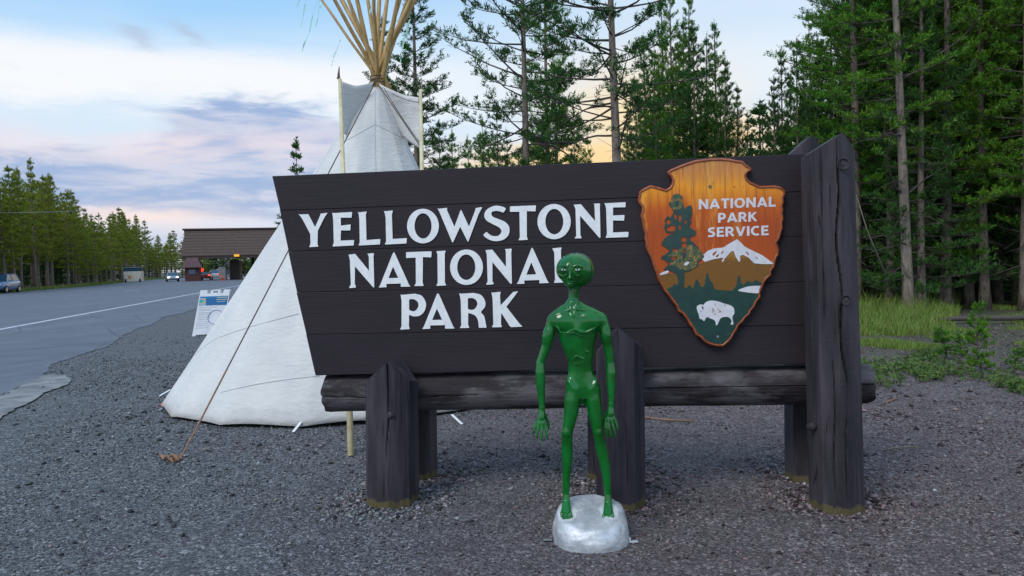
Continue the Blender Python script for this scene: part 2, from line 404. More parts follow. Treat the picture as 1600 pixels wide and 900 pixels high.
def strip(name, pa, pb, w, z, m, n=24):
    pa, pb = Vector(pa), Vector(pb); d = (pb-pa).normalized(); nn = Vector((-d.y, d.x, 0)); vs = []; 
    for k in range(n+1):
        p = pa.lerp(pb, k/n)
        for s in (-1, 1): vs.append((p + nn*s*(w/2+rng.uniform(-.008, .008))).to_tuple()[:2] + (z,))
    o = obj(name, vs, [(2*k+1, 2*k, 2*k+2, 2*k+3) for k in range(n)], m)
    for pol in o.data.polygons:
        if pol.normal.z < 0: o.data.flip_normals(); break
    return tag(o, kind='structure')
a, b = gnd(0, 515.5), gnd(300, 460)
d = (b-a).normalized()
strip("road_marking", a-d*12, b+d*100, .20, .0165, M_line, 60)
a, b = gnd(104, 461.8), gnd(135, 460.3); strip("road_marking", a, b, .16, .0165, M_line, 4)
a, b = gnd(193, 455.5), gnd(216, 453.8); strip("road_marking", a, b, .2, .0165, M_line, 4)
a, b = gnd(0, 467.0), gnd(16, 466); strip("road_marking", a-(b-a).normalized()*6, b, .16, .0165, M_line, 4)

# loose stones as real geometry, thinning with distance
def stones(name, n, seed, ymin, ymax, smin, smax, centers=None, keep=None):
    r = np.random.default_rng(seed)
    Y = ymin*(ymax/ymin)**r.random(n)
    X = (r.random(n)*2-1)*(Y*.68+.3)
    inside = np.ones(n, bool)
    for i in range(len(ep)-1): pass
    # keep off road: left of the edge line
    ex = np.array([p.x for p in [along(near.dot(RN)-.1, -55)]+ep]); ey = np.array([p.y for p in [along(near.dot(RN)-.1, -55)]+ep])
    o_ = np.argsort(ey); xe = np.interp(Y, ey[o_], ex[o_]); inside &= X > xe - .25*r.random(n)**3 + r.random(n)**2*1.2*(r.random(n) < .55)
    inside &= r.random(n) > np.clip((Y-8)/12, 0, .97)
    if centers is None:
        q_ = np.array([noise.noise(Vector((x*.75+y*.3, y*.45, 8.5)))+.35*noise.noise(Vector((x*3, y*3, 4))) for x, y in zip(X, Y)]); inside &= r.random(n) > np.clip((q_-.02)*3.2, 0, .82)
    X, Y = X[inside], Y[inside]; n = len(X)
    s = smin + (smax-smin)*r.random(n)**2.2
    s *= np.clip(Y/4.6, .8, 3.0)
    if centers is not None:
        q_ = r.integers(0, len(centers), n); cc = np.array(centers)[q_]; aa = r.random(n)*6.283; rr_ = .17+np.abs(r.normal(0, .16, n)); X = cc[:, 0]+rr_*np.cos(aa); Y = cc[:, 1]+rr_*np.sin(aa)
    base = np.array([[1, 0, 0], [-1, 0, 0], [0, 1, 0], [0, -1, 0], [0, 0, 1], [0, 0, -1]], float)
    P = base[None]+r.normal(0, .28, (n, 6, 3))
    P *= (s[:, None, None]*np.stack([r.uniform(.7, 1.2, n), r.uniform(.7, 1.2, n), r.uniform(.45, .75, n)], 1)[:, None, :])
    a_ = r.random(n)*6.283; c, q = np.cos(a_)[:, None], np.sin(a_)[:, None]
    x, y = P[..., 0]*c-P[..., 1]*q, P[..., 0]*q+P[..., 1]*c
    V = np.stack([x+X[:, None], y+Y[:, None], P[..., 2]+(s*.25)[:, None]], 2).reshape(-1, 3)
    tri = np.array([[0, 2, 4], [2, 1, 4], [1, 3, 4], [3, 0, 4], [2, 0, 5], [1, 2, 5], [3, 1, 5], [0, 3, 5]])
    T = (tri[None]+(np.arange(n)*6)[:, None, None]).reshape(-1, 3)
    me = bpy.data.meshes.new(name); me.vertices.add(len(V)); me.vertices.foreach_set('co', V.ravel())
    me.loops.add(T.size); me.loops.foreach_set('vertex_index', T.ravel().astype(np.int32))
    me.polygons.add(len(T)); me.polygons.foreach_set('loop_start', (np.arange(len(T))*3).astype(np.int32)); me.update(calc_edges=True)
    k = r.random(n)**(1.7 if centers is None else 1.1)
    cool = np.stack([.018+.29*k, .020+.295*k, .024+.305*k], 1); warm = np.stack([.026+.26*k, .017+.20*k, .018+.205*k], 1)
    ch = r.normal(0, .05, (n, 3)); cool = np.clip(cool*(1+ch), 0, 1); warm = np.clip(warm*(1+ch), 0, 1)
    pn = np.array([noise.noise(Vector((x*.9, y*1.6, 2.5))) for x, y in zip(X, Y)])
    wf = np.clip((X+2.3)/3.6+pn*1.3+r.normal(0, .22, n), 0, 1)[:, None]*.95; k = np.clip(k*(1+1.1*pn), 0, 1)
    C = cool*(1-wf)+warm*wf
    hot = r.random(n) < .018; C[hot] = np.clip(C[hot]*0+np.array([.42, .41, .42])*r.uniform(.7, 1.1, (hot.sum(), 1)), 0, .6)
    C = np.concatenate([C, np.ones((n, 1))], 1)
    at_ = me.color_attributes.new('tint', 'FLOAT_COLOR', 'POINT'); at_.data.foreach_set('color', np.repeat(C, 6, 0).astype(np.float32).ravel())
    o = link(name, me, M_stone); return tag(o, kind='stuff')
tag(stones("gravel", 230000, 1, 3.0, 20, .0024, .0070), "loose grey gravel stones covering the ground in front of the sign")
tag(stones("coarse_gravel", 2600, 2, 3.0, 11, .010, .019), "larger loose stones lying on the finer gravel")

pc_ = [gnd(x, y) for x, y in ((608, 790), (968, 790), (1313, 790), (660, 745), (945, 748), (1262, 742))]
tag(stones("post_gravel", 5200, 7, 3.0, 8, .007, .017, centers=[(p.x, p.y+.1) for p in pc_]), "paler coarse stones heaped round the post bases")
# ------------------------------------------------------------------ park sign
AY = R(6.85)
O = at(425, 275, 5.33); SO = Vector((O.x, O.y, 0))
U = Vector((math.cos(AY), -math.sin(AY), 0)); NB = Vector((math.sin(AY), math.cos(AY), 0))
def sp(px, py, y=0.0):
    d = ray(px, py); t = ((SO + NB*y) - CAMP).dot(NB)/d.dot(NB); p = CAMP + d*t - SO
    return (p.dot(U), p.z)
sign = thing("park_sign", "large dark brown wooden entrance sign reading YELLOWSTONE NATIONAL PARK on log posts", "sign", (SO.x, SO.y, 0), -AY)
# planks: seams given by left and right pixels
def yl(x0, y0, x1, y1, x): return y0 + (y1-y0)*(x-x0)/(x1-x0)
seams = [((425, 275), (1257, 240)), ((437, 329), (1245, 300)), ((449, 393), (1245, 370)), ((463, 457), (1245, 441)), ((479, 523), (1245, 508.5)), ((492, 587), (1262, 569))]
le_px = [(425, 275), (437, 329), (450, 393), (463, 457), (478, 523), (492, 587)]
XR = 1335
for i in range(5):
    (a0, a1), (b0, b1) = seams[i], seams[i+1]
    tl = le_px[i]; bl = le_px[i+1]
    z = lambda s, x: yl(*s[0], *s[1], x)
    bm = bmesh.new(); rr = random.Random(i)
    n = 40; g = .0006
    tops = []; bots = []
    for k in range(n+1):
        xt = tl[0]+(XR-tl[0])*k/n; xb = bl[0]+(XR-bl[0])*k/n
        t_ = sp(xt, z(seams[i], xt)); b_ = sp(xb, z(seams[i+1], xb))
        jt = rr.uniform(-.0004, .0004); tops.append((t_[0], t_[1]-g+jt)); bots.append((b_[0], b_[1]+g+rr.uniform(-.0004, .0004)))
    y0 = rr.uniform(-.002, .002); y1 = .10; bv = .0035
    rows = []
    for (o_, yy) in ((1, y1), (1, y0+bv), (0, y0)):
        pass
    def ring(k):
        (xt, zt), (xb, zb) = tops[k], bots[k]
        e = bv if 0 < k < n else bv
        xo = 0 if 0 < k < n else (bv if k == 0 else -bv)
        return [(xt, y1, zt), (xt, y0+bv, zt), (xt+xo, y0, zt-bv), (xb+xo, y0, zb+bv), (xb, y0+bv, zb), (xb, y1, zb)]
    rg = [[bm.verts.new(p) for p in ring(k)] for k in range(n+1)]
    for k in range(n):
        for j in range(6): bm.faces.new((rg[k][j], rg[k][(j+1) % 6], rg[k+1][(j+1) % 6], rg[k+1][j]))
    bm.faces.new(rg[0]); bm.faces.new(rg[n][::-1])
    bobj("plank", bm, M_plank, sign)

# letters, traced on the sign face
def Z1(x, y): return (460+x/5.926, 310+y/5.926)
def Z2(x, y): return (730+x/5.926, 310+y/5.926)
def Z3(x, y): return (600+x/6.667, 440+y/6.667)
def letter(ch, tr, *loops, dep=.004):
    L = [[sp(*tr(*p), -.003) for p in lp] for lp in loops]
    me = curve_mesh("letter", L, dep)
    o = link("letter", me, M_letter, sign); o.location = (0, -.0035, 0); return o
def oval(cx, cy, rx, ry, n=40, sq=1.0): return [(cx+rx*math.cos(2*math.pi*k/n), cy+ry*math.sin(2*math.pi*k/n)) for k in range(n)]
letter('Y', Z1, [(38, 147), (55, 149), (128, 146), (132, 150), (192, 268), (240, 158), (243, 142), (307, 133), (303, 142), (282, 170), (218, 300), (215, 420), (222, 444), (218, 447), (142, 451), (140, 447), (150, 420), (148, 330), (80, 200), (55, 162)])
letter('E', Z1, [(350, 134), (365, 136), (532, 126), (535, 132), (530, 178), (523, 179), (430, 178), (431, 252), (515, 242), (522, 244), (518, 294), (512, 297), (432, 296), (428, 391), (545, 386), (553, 388), (550, 435), (362, 445), (355, 441), (366, 410), (360, 190), (355, 155)])
letter('L', Z1, [(590, 127), (605, 129), (665, 122), (670, 126), (662, 150), (668, 386), (785, 377), (796, 379), (793, 426), (605, 436), (596, 432), (606, 405), (602, 190), (597, 150)])
letter('L', Z1, [(830, 118), (845, 119), (905, 112), (912, 116), (903, 150), (910, 376), (1030, 368), (1042, 371), (1038, 417), (848, 427), (838, 424), (850, 400), (846, 180), (838, 140)])
letter('O', Z1, oval(1191, 256, 147, 160), oval(1192, 255, 79, 117))
letter('W', Z1, [(1326, 92), (1340, 96), (1412, 88), (1417, 94), (1412, 106), (1480, 262), (1540, 112), (1592, 245), (1628, 225+20), (1690, 100), (1687, 88), (1735, 80), (1738, 82), (1736, 85), (1600+118, 120), (1605, 398), (1600, 400), (1596, 395), (1535, 265), (1465, 410), (1395, 250), (1345, 120)][:0] or
       [(1326, 92), (1340, 96), (1412, 88), (1416, 94), (1412, 106), (1482, 264), (1538, 112), (1545, 108), (1617, 262), (1676, 108), (1678, 90), (1738, 80), (1735, 92), (1706, 145), (1612, 398), (1604, 398), (1536, 262), (1470, 406), (1462, 406), (1388, 232), (1342, 122)])
letter('S', Z2, crom([(356, 92), (300, 70), (240, 72), (178, 108), (158, 160), (180, 205), (240, 240), (295, 268), (318, 305), (290, 345), (235, 348), (195, 325), (180, 312), (152, 342), (200, 380), (265, 396), (340, 380), (386, 330), (388, 262), (345, 215), (280, 188), (232, 165), (226, 130), (260, 116), (310, 122), (334, 130)], 4))
letter('T', Z2, [(396, 76), (405, 74), (625, 65), (637, 67), (632, 121), (622, 120), (552, 118), (552, 355), (562, 380), (556, 384), (482, 388), (476, 384), (488, 360), (484, 124), (402, 124), (396, 122)])
letter('O', Z2, oval(805, 215, 154, 163), oval(807, 215, 83, 118))
letter('N', Z2, [(986, 58), (1000, 58), (1052, 54), (1184, 210), (1178, 60), (1170, 50), (1225, 46), (1230, 50), (1228, 75), (1234, 362), (1226, 366), (1218, 358), (1045, 160), (1048, 340), (1060, 365), (1056, 369), (1000, 371), (996, 367), (1010, 345), (1003, 100), (994, 75)])
letter('E', Z2, [(1270, 44), (1285, 45), (1458, 36), (1467, 38), (1465, 82), (1455, 82), (1350, 84), (1350, 158), (1448, 154), (1456, 157), (1452, 208), (1445, 206), (1350, 204), (1350, 316), (1482, 310), (1494, 312), (1490, 358), (1290, 365), (1282, 361), (1294, 335), (1286, 90), (1280, 66)])
letter('N', Z1, [(503, 520), (515, 520), (562, 514), (692, 672), (690, 540), (678, 512), (730, 507), (737, 511), (733, 540), (740, 820), (735, 826), (726, 818), (562, 630), (560, 790), (571, 820), (566, 826), (514, 830), (508, 825), (524, 795), (515, 570), (508, 540)])
letter('A', Z1, [(918, 500), (924, 500), (932, 512), (1062, 800), (1074, 812), (1068, 817), (990, 818), (984, 812), (988, 792), (984, 787), (856, 792), (850, 798), (856, 818), (850, 822), (786, 825), (783, 820), (796, 800), (905, 525)], [(914, 632), (872, 738), (962, 736)])
letter('T', Z1, [(1035, 502), (1045, 498), (1260, 490), (1271, 493), (1268, 546), (1258, 546), (1190, 543), (1188, 780), (1197, 805), (1192, 810), (1118, 812), (1112, 808), (1126, 785), (1124, 548), (1045, 552), (1035, 550)])
letter('I', Z1, [(1316, 489), (1330, 488), (1395, 484), (1401, 488), (1392, 515), (1394, 780), (1406, 802), (1400, 806), (1322, 810), (1315, 806), (1328, 782), (1325, 520)])
letter('O', Z1, oval(1594, 637, 152, 164), oval(1592, 637, 84, 118))
letter('N', Z2, [(170, 480), (182, 478), (232, 474), (360, 635), (358, 490), (350, 470), (405, 465), (413, 469), (408, 495), (414, 785), (406, 793), (398, 786), (234, 590), (234, 765), (246, 790), (240, 796), (184, 799), (176, 795), (190, 770), (182, 520), (176, 500)])
letter('A', Z2, [(597, 458), (603, 458), (612, 470), (745, 768), (757, 778), (750, 783), (672, 786), (666, 780), (670, 760), (664, 755), (532, 760), (526, 766), (532, 786), (526, 790), (466, 792), (461, 788), (474, 768), (588, 480)], [(594, 592), (548, 706), (640, 703)])
letter('L', Z2, [(788, 462), (802, 462), (868, 454), (874, 458), (868, 482), (872, 735), (960, 730), (968, 734), (962, 776), (812, 782), (804, 778), (814, 752), (806, 500), (796, 480)])
letter('P', Z3, [(174, 134), (188, 138), (320, 126)] + crom([(320, 126), (395, 150), (437, 225), (425, 300), (380, 350), (315, 362), (262, 345)], 5, False)[1:] + [(260, 460), (268, 494), (175, 500), (170, 494), (184, 465), (184, 200)],
       [(262, 188)] + crom([(262, 186), (310, 183), (350, 210), (360, 250), (340, 292), (305, 310), (262, 296)], 5, False)[1:])
letter('A', Z3, [(556, 124), (566, 124), (576, 138), (722, 470), (736, 484), (728, 488), (640, 490), (634, 484), (640, 458), (632, 453), (488, 456), (480, 462), (484, 488), (478, 491), (404, 494), (401, 490), (416, 468), (546, 145)], [(552, 280), (502, 400), (606, 398)])
letter('R', Z3, [(783, 122), (798, 126), (930, 118)] + crom([(930, 118), (1010, 140), (1054, 205), (1050, 265), (1012, 318), (1045, 365), (1068, 480)], 5, False)[1:] + [(990, 481)] + crom([(988, 478), (978, 400), (945, 350), (878, 326)], 5, False)[1:] + [(876, 450), (888, 478), (882, 482), (795, 484), (792, 480), (806, 455), (800, 200), (792, 150)],
       [(874, 176)] + crom([(874, 174), (925, 172), (965, 200), (972, 240), (945, 285), (905, 295), (874, 284)], 5, False)[1:])
letter('K', Z3, [(1120, 112), (1135, 115), (1212, 106), (1216, 112), (1208, 140), (1215, 248), (1345, 108), (1392, 101), (1396, 104), (1275, 262), (1405, 430), (1440, 466), (1432, 470), (1325, 474), (1310, 462), (1222, 325), (1218, 440), (1228, 468), (1222, 474), (1132, 476), (1124, 470), (1140, 445), (1132, 180)])

# emblem (arrowhead board)
def Z4(x, y): return (990+x/5.624, 240+y/5.625)
def Z5(x, y): return (990+x/5.624, 390+y/5.625)
arrow = [Z4(*p) for p in [(300, 158), (330, 140), (400, 110), (470, 85), (540, 62), (620, 52), (700, 44), (780, 44), (850, 50), (905, 62), (960, 68), (985, 95), (1012, 112), (1034, 128), (1030, 150), (1000, 165), (988, 195), (1000, 225), (1030, 252), (1075, 272), (1110, 288), (1170, 286), (1240, 284), (1290, 292), (1325, 318), (1335, 345), (1320, 390), (1325, 420), (1308, 455), (1318, 490), (1312, 530), (1318, 570), (1306, 610), (1312, 650), (1296, 700), (1285, 745), (1258, 780), (1272, 815), (1280, 850), (1275, 895)]]
arrow += [Z5(*p) for p in [(1262, 60), (1245, 115), (1240, 150), (1210, 185), (1212, 225), (1180, 250), (1150, 290), (1135, 330), (1112, 380), (1118, 415), (1085, 455), (1060, 510), (1030, 540), (1020, 570), (985, 600), (955, 640), (925, 665), (910, 700), (880, 745), (860, 785), (830, 815), (790, 850), (735, 850), (680, 838), (640, 820), (612, 800), (590, 770), (545, 748), (520, 690), (492, 655), (460, 600), (430, 560), (390, 540), (375, 490), (350, 460), (320, 420), (290, 380), (262, 350), (240, 300), (208, 245), (200, 200), (178, 150), (165, 100), (145, 50)]]
arrow += [Z4(*p) for p in [(135, 875), (108, 820), (112, 780), (100, 740), (105, 700), (85, 650), (82, 600), (65, 545), (78, 500), (75, 465), (48, 430), (40, 405), (50, 365), (52, 335), (95, 305), (148, 280), (200, 292), (245, 305), (285, 318), (320, 298), (340, 265), (345, 235), (330, 205), (312, 185)]]
A2 = [sp(x, y, -.045) for x, y in arrow]
emblem_c = (sum(p[0] for p in A2)/len(A2), sum(p[1] for p in A2)/len(A2))
def inset(loop, d):
    n = len(loop); res = []
    area = sum(loop[i][0]*loop[(i+1) % n][1]-loop[(i+1) % n][0]*loop[i][1] for i in range(n)); sg = 1 if area > 0 else -1
    for i in range(n):
        a_, b_, c_ = Vector(loop[i-1]), Vector(loop[i]), Vector(loop[(i+1) % n])
        d1 = (b_-a_).normalized(); d2 = (c_-b_).normalized(); t_ = (d1+d2).normalized()
        res.append((b_.x - t_.y*sg*d, b_.y + t_.x*sg*d))
    return res
# board
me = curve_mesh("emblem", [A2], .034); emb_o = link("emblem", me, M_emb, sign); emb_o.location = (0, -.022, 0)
emb_o['label'] = "orange arrowhead board reading NATIONAL PARK SERVICE"
# raised rounded rim
bm = bmesh.new(); prof = [(0, -.006), (-.004, -.036), (.002, -.044), (.009, -.046), (.013, -.0405)]
rings = [[bm.verts.new((x, y, z)) for (x, z) in inset(A2, i_)] for (i_, y) in prof]
for r_a, r_b in zip(rings[:-1], rings[1:]):
    for k in range(len(A2)): bm.faces.new((r_a[k], r_a[(k+1) % len(A2)], r_b[(k+1) % len(A2)], r_b[k]))
bobj("rim", bm, M_rim, emb_o, True).location = (0, .022, 0)
EY = -.0392
def plate(name, loops_px, m, y, dep=.0016, hole=None):
    L = [[sp(*p, y) for p in lp] for lp in loops_px]
    o = link(name, curve_mesh(name, L, dep), m, emb_o); o.location = (0, y+.022, 0); return o
Q5 = lambda L: [Z5(*p) for p in L]
Q4 = lambda L: [Z4(*p) for p in L]
ins = inset(A2, .013)
def inv(p):   # local back to the pixel, to reuse outlines
    P = SO + U*p[0] + NB*(-.045) + Vector((0, 0, p[1])) - CAMP
    return (CX + F*P.dot(rt)/P.dot(fw), CY - F*P.dot(up)/P.dot(fw))
ipx = [inv(p) for p in ins]
def xb(y, side):    # inner edge of the rim at a pixel row
    best = None
    for i in range(len(ipx)):
        (x0, y0), (x1, y1) = ipx[i], ipx[(i+1) % len(ipx)]
        if (y0-y)*(y1-y) <= 0 and y0 != y1:
            x = x0+(x1-x0)*(y-y0)/(y1-y0)
            mid = 1105 if y < 470 else 1105+14*(y-470)/70
            if side > 0 and x > mid: best = x if best is None else min(best, x)
            if side < 0 and x < mid: best = x if best is None else max(best, x)
    return best if best is not None else (1120+side*2)
def sidepts(ya, yb, side, n=22):
    return [(xb(ya+(yb-ya)*k/n, side)-side*.3, ya+(yb-ya)*k/n) for k in range(n+1)]
# golden brown hill band
gtop = Q5([(300, 200), (350, 215), (400, 160), (520, 150), (600, 120), (640, 95), (720, 75), (790, 92), (860, 10), (930, 90), (945, 40), (1020, 60), (1060, 120), (1125, 127), (1216, 128)])
ylm = 390+215/5.625; yrm = 390+128/5.625; ybm = 390+380/5.625
plate("hill_panel", [[(xb(ylm, -1), ylm)] + gtop[1:] + sidepts(yrm, ybm, 1)+[(1150, ybm)] + sidepts(ybm, ylm, -1)[0:]], M_gold, EY-.0012)
# green foreground
gr_top = Q5([(310, 350), (345, 320), (362, 295), (380, 318), (392, 300), (388, 250), (370, 215), (330, 190), (395, 200), (445, 200), (442, 330), (462, 338), (490, 310), (520, 345), (548, 262), (560, 262), (595, 330), (622, 320), (640, 212), (652, 205), (668, 262), (690, 290), (715, 350), (790, 358), (870, 360), (905, 310), (915, 240), (935, 225), (945, 300), (970, 305), (1000, 275), (1045, 290), (1080, 262), (1100, 285), (1128, 290)])
yl0 = gr_top[0][1]; yr0 = gr_top[-1][1]; ylow = max(p[1] for p in ipx)-1.0
plate("green_panel", [[(xb(yl0, -1)+.3, yl0)] + gr_top[1:-1] + sidepts(yr0, ylow, 1) + sidepts(ylow, yl0, -1)[:-1]], M_egreen, EY-.0032)
# snow
plate("snow", [Q4([(585, 905), (625, 880), (650, 855), (700, 835), (790, 825), (850, 785), (910, 752), (930, 770), (980, 820), (1060, 860), (1130, 893)]) + Q5([(1225, 118), (1222, 128), (1125, 127), (1060, 120), (1010, 70), (960, 45), (935, 55), (938, 100), (925, 108), (895, 60), (880, 15), (862, 12), (800, 80), (785, 112), (775, 98), (790, 70), (700, 85), (625, 108), (608, 90), (600, 60)]),
               Q5([(690, 40), (712, 22), (732, 8), (722, 35), (700, 58)]), Q5([(980, 18), (998, 22), (1020, 48), (1005, 48)]), Q5([(1065, 55), (1095, 82), (1080, 78)]), Q5([(768, 30), (788, 8), (790, 18), (775, 42)]), Q5([(720, 58), (752, 36), (745, 58), (730, 70)])], M_ewhite, EY-.0034)
plate("snow", [Q5([(230, 212), (262, 195), (300, 182), (312, 196), (290, 212), (232, 226)])], M_ewhite, EY-.0034)
plate("lake", [crom(Q5([(918, 360), (960, 338), (1020, 322), (1095, 318), (1115, 322), (1104, 350), (1095, 382), (1030, 380), (970, 372)]), 3)], M_ewhite, EY-.0050)
# bison
plate("bison", [crom(Q5([(555, 520), (560, 495), (590, 482), (615, 485), (635, 462), (680, 448), (740, 455), (800, 475), (850, 490), (880, 515), (885, 560), (872, 580), (868, 600), (876, 655), (852, 655), (862, 630), (845, 602), (815, 590), (770, 600), (750, 630), (735, 662), (722, 662), (720, 635), (700, 615), (660, 600), (640, 595), (620, 628), (605, 615), (580, 605), (572, 570)]), 3),
                Q5([(598, 500), (610, 498), (616, 522), (606, 528)]), Q5([(584, 540), (596, 542), (590, 552)])], M_ewhite, EY-.0050)
for (x0, y0, x1, y1) in ((690, 515, 715, 550), (700, 520, 690, 560), (715, 470, 718, 500), (735, 520, 775, 555), (745, 555, 770, 535), (800, 480, 808, 500), (720, 560, 700, 575), (655, 590, 668, 600)):
    dx, dy = (y1-y0), -(x1-x0); l_ = math.hypot(dx, dy); dx, dy = dx/l_*3.2, dy/l_*3.2
    plate("peeled_mark", [Q5([(x0-dx, y0-dy), (x0+dx, y0+dy), (x1+dx*.4, y1+dy*.4), (x1-dx*.4, y1-dy*.4)])], M_rim, EY-.0062, .0006)
# tree on the emblem
def frac(lp, amp, it=2, sd=3):
    rf = random.Random(sd)
    for _ in range(it):
        o_ = []
        for i in range(len(lp)):
            a_, b_ = lp[i], lp[(i+1) % len(lp)]; dx, dy = b_[0]-a_[0], b_[1]-a_[1]; l_ = math.hypot(dx, dy)
            k_ = rf.uniform(-.28, .28)*min(l_, 3*amp); o_ += [a_, ((a_[0]+b_[0])/2-dy/(l_+1e-6)*k_, (a_[1]+b_[1])/2+dx/(l_+1e-6)*k_)]
        lp = o_
    return lp
tree_out = Q4([(350, 360), (395, 348), (425, 370), (425, 420), (440, 455), (450, 490), (490, 452), (512, 470), (518, 530), (495, 575), (510, 600), (488, 640), (550, 685), (545, 710), (495, 735), (500, 760), (545, 800), (575, 830), (560, 860), (620, 895)]) + Q5([(620, 65), (575, 100), (555, 150), (500, 185), (445, 200), (442, 340), (392, 340), (392, 210), (330, 190), (262, 175), (300, 130), (290, 100), (235, 80), (262, 50)]) + Q4([(300, 870), (320, 855), (240, 800), (250, 775), (300, 725), (372, 700), (280, 690), (268, 650), (278, 620), (272, 585), (300, 550), (330, 560), (350, 520), (345, 490), (320, 465), (310, 438), (330, 400)])
holes = [[(285, 600), (300, 575), (325, 590), (320, 615), (295, 620)], [(290, 655), (340, 625), (372, 650), (355, 680), (300, 680)], [(355, 530), (372, 530), (378, 570), (360, 575)], [(395, 540), (420, 545), (412, 600), (395, 585)], [(395, 630), (412, 625), (415, 665), (400, 672)], [(420, 735), (460, 735), (465, 770), (425, 775)], [(425, 790), (465, 790), (460, 860), (425, 865)], [(340, 840), (375, 835), (380, 862), (350, 868)], [(445, 590), (468, 585), (465, 610), (448, 612)]]
holes5 = [[(330, 50), (370, 40), (375, 80), (335, 88)], [(330, 105), (300, 120), (330, 140), (320, 118)], [(442, 125), (470, 105), (492, 112), (470, 138), (448, 140)]]
plate("tree_picture", [frac(tree_out, 1.1)]+[crom(Q4(h), 3) for h in holes]+[crom(Q5(h), 3) for h in holes5], M_egreen, EY-.0048)
plate("golden_boughs", [frac(x_, 1.6) if i_ == 0 else x_ for i_, x_ in enumerate([crom(Q5([(300, 60), (345, 20), (420, -10), (500, -40), (560, -20), (610, 40), (608, 70), (560, 105), (545, 150), (480, 180), (420, 175), (360, 150), (320, 120), (360, 100), (385, 60)]), 3), crom(Q5([(442, 125), (470, 105), (492, 112), (470, 138), (448, 140)]), 3), Q5([(430, 0), (455, 0), (458, 70), (440, 95), (425, 70)])])], M_eolive, EY-.0062)
plate("golden_boughs", [crom(Q4([(345, 375), (385, 352), (420, 372), (424, 420), (432, 460), (400, 490), (350, 490), (325, 440)]), 3), crom(Q4([(365, 430), (395, 415), (402, 450), (375, 468)]), 3)], M_eolive, EY-.0062)
plate("snow", [crom(Q5([(444, 124), (470, 106), (490, 113), (470, 136), (450, 138)]), 3)], M_ewhite, EY-.0064)
for p0, p1, p2 in (((1065, 125), (1085, 175), (1135, 215)), ((285, 270), (315, 215), (345, 230)), ((1135, 215), (1140, 240), (1138, 260))):
    L = crom([p0, p1, p2], 4, False); plate("outline_stroke", [Q5([(x-3, y) for x, y in L]+[(x+3, y) for x, y in L[::-1]])], M_eolive, EY-.0030, .0008)
# lettering on the emblem
def arc(cx, cy, rx, ry, a0, a1, n=12): return [(cx+rx*math.cos(R(a0+(a1-a0)*k/n)), cy+ry*math.sin(R(a0+(a1-a0)*k/n))) for k in range(n+1)]
hs_ = .105
GL_ = {'N': (.78, [[(.10, 0), (.10, 1)], [(.68, 0), (.68, 1)], [(.10, .96), (.68, .04)]]),
       'A': (.86, [[(.09, 0), (.43, 1.0)], [(.77, 0), (.43, 1.0)], [(.22, .28), (.64, .28)]]),
       'T': (.66, [[(.33, 0), (.33, .86)], [(0, .90), (.66, .90)]]),
       'I': (.22, [[(.11, 0), (.11, 1)]]),
       'O': (.88, [arc(.44, .5, .34, .41, 0, 360, 28)]),
       'L': (.58, [[(.11, 0), (.11, 1)], [(.11, .10), (.58, .10)]]),
       'P': (.66, [[(.11, 0), (.11, 1)], [(.11, .90), (.36, .90)]+arc(.36, .66, .20, .24, 80, -80)+[(.11, .42)]]),
       'R': (.72, [[(.11, 0), (.11, 1)], [(.11, .90), (.36, .90)]+arc(.36, .68, .20, .22, 80, -80)+[(.11, .46)], [(.36, .46), (.64, 0)]]),
       'K': (.74, [[(.11, 0), (.11, 1)], [(.16, .46), (.64, 1)], [(.28, .56), (.66, 0)]]),
       'S': (.64, [crom([(.56, .86), (.36, .91), (.15, .80), (.16, .62), (.34, .51), (.50, .38), (.48, .17), (.28, .08), (.06, .14)], 5, False)]),
       'E': (.60, [[(.11, 0), (.11, 1)], [(.11, .90), (.58, .90)], [(.11, .51), (.54, .51)], [(.11, .10), (.60, .10)]]),
       'V': (.82, [[(.10, 1), (.41, 0)], [(.72, 1), (.41, 0)]]),
       'C': (.74, [arc(.44, .5, .34, .41, 55, 305, 22)])}
def text_line(s, pxl, pxr, pyb_l, pyb_r, hpx):
    tot = sum(GL_[c][0]+.11 for c in s)-.11; cx_ = 0
    for c in s:
        w_, strokes = GL_[c]; V, Fc = [], []
        for si, st in enumerate(strokes):
            closed = len(st) > 3 and abs(st[0][0]-st[-1][0])+abs(st[0][1]-st[-1][1]) < 1e-6
            L_, R_ = [], []
            for i, p in enumerate(st):
                a_ = st[max(i-1, 0)]; b_ = st[min(i+1, len(st)-1)]
                if closed and i in (0, len(st)-1): a_, b_ = st[-2], st[1]
                dx, dy = b_[0]-a_[0], b_[1]-a_[1]; l_ = math.hypot(dx, dy) or 1
                L_.append((p[0]-dy/l_*hs_, p[1]+dx/l_*hs_)); R_.append((p[0]+dy/l_*hs_, p[1]-dx/l_*hs_))
            base = len(V)
            for lay, yo in ((0, .0004), (1, -.0018-.00012*si)):
                for p in L_+R_:
                    px = pxl+(pxr-pxl)*(cx_+p[0])/tot; py = yl(pxl, pyb_l, pxr, pyb_r, px)-max(-.0, min(1.0, p[1]))*hpx
                    x, z = sp(px, py, EY); V.append((x, yo, z))
            m_ = len(st); k2 = 2*m_
            for i in range(m_-1):
                a_, b_, c_, d_ = i, i+1, m_+i+1, m_+i
                Fc += [tuple(base+k2+q for q in (a_, b_, c_, d_)), (base+a_, base+b_, base+k2+b_, base+k2+a_), (base+d_, base+c_, base+k2+c_, base+k2+d_)]
            if not closed: Fc += [(base, base+m_, base+k2+m_, base+k2), (base+m_-1, base+2*m_-1, base+k2+2*m_-1, base+k2+m_-1)]
        o = obj("letter", V, Fc, M_ewhite, emb_o); o.location = (0, EY+.0222, 0); cx_ += w_+.11
text_line("NATIONAL", Z4(573, 0)[0], Z4(1248, 0)[0], Z4(0, 490)[1], Z4(0, 466)[1], 15.5)
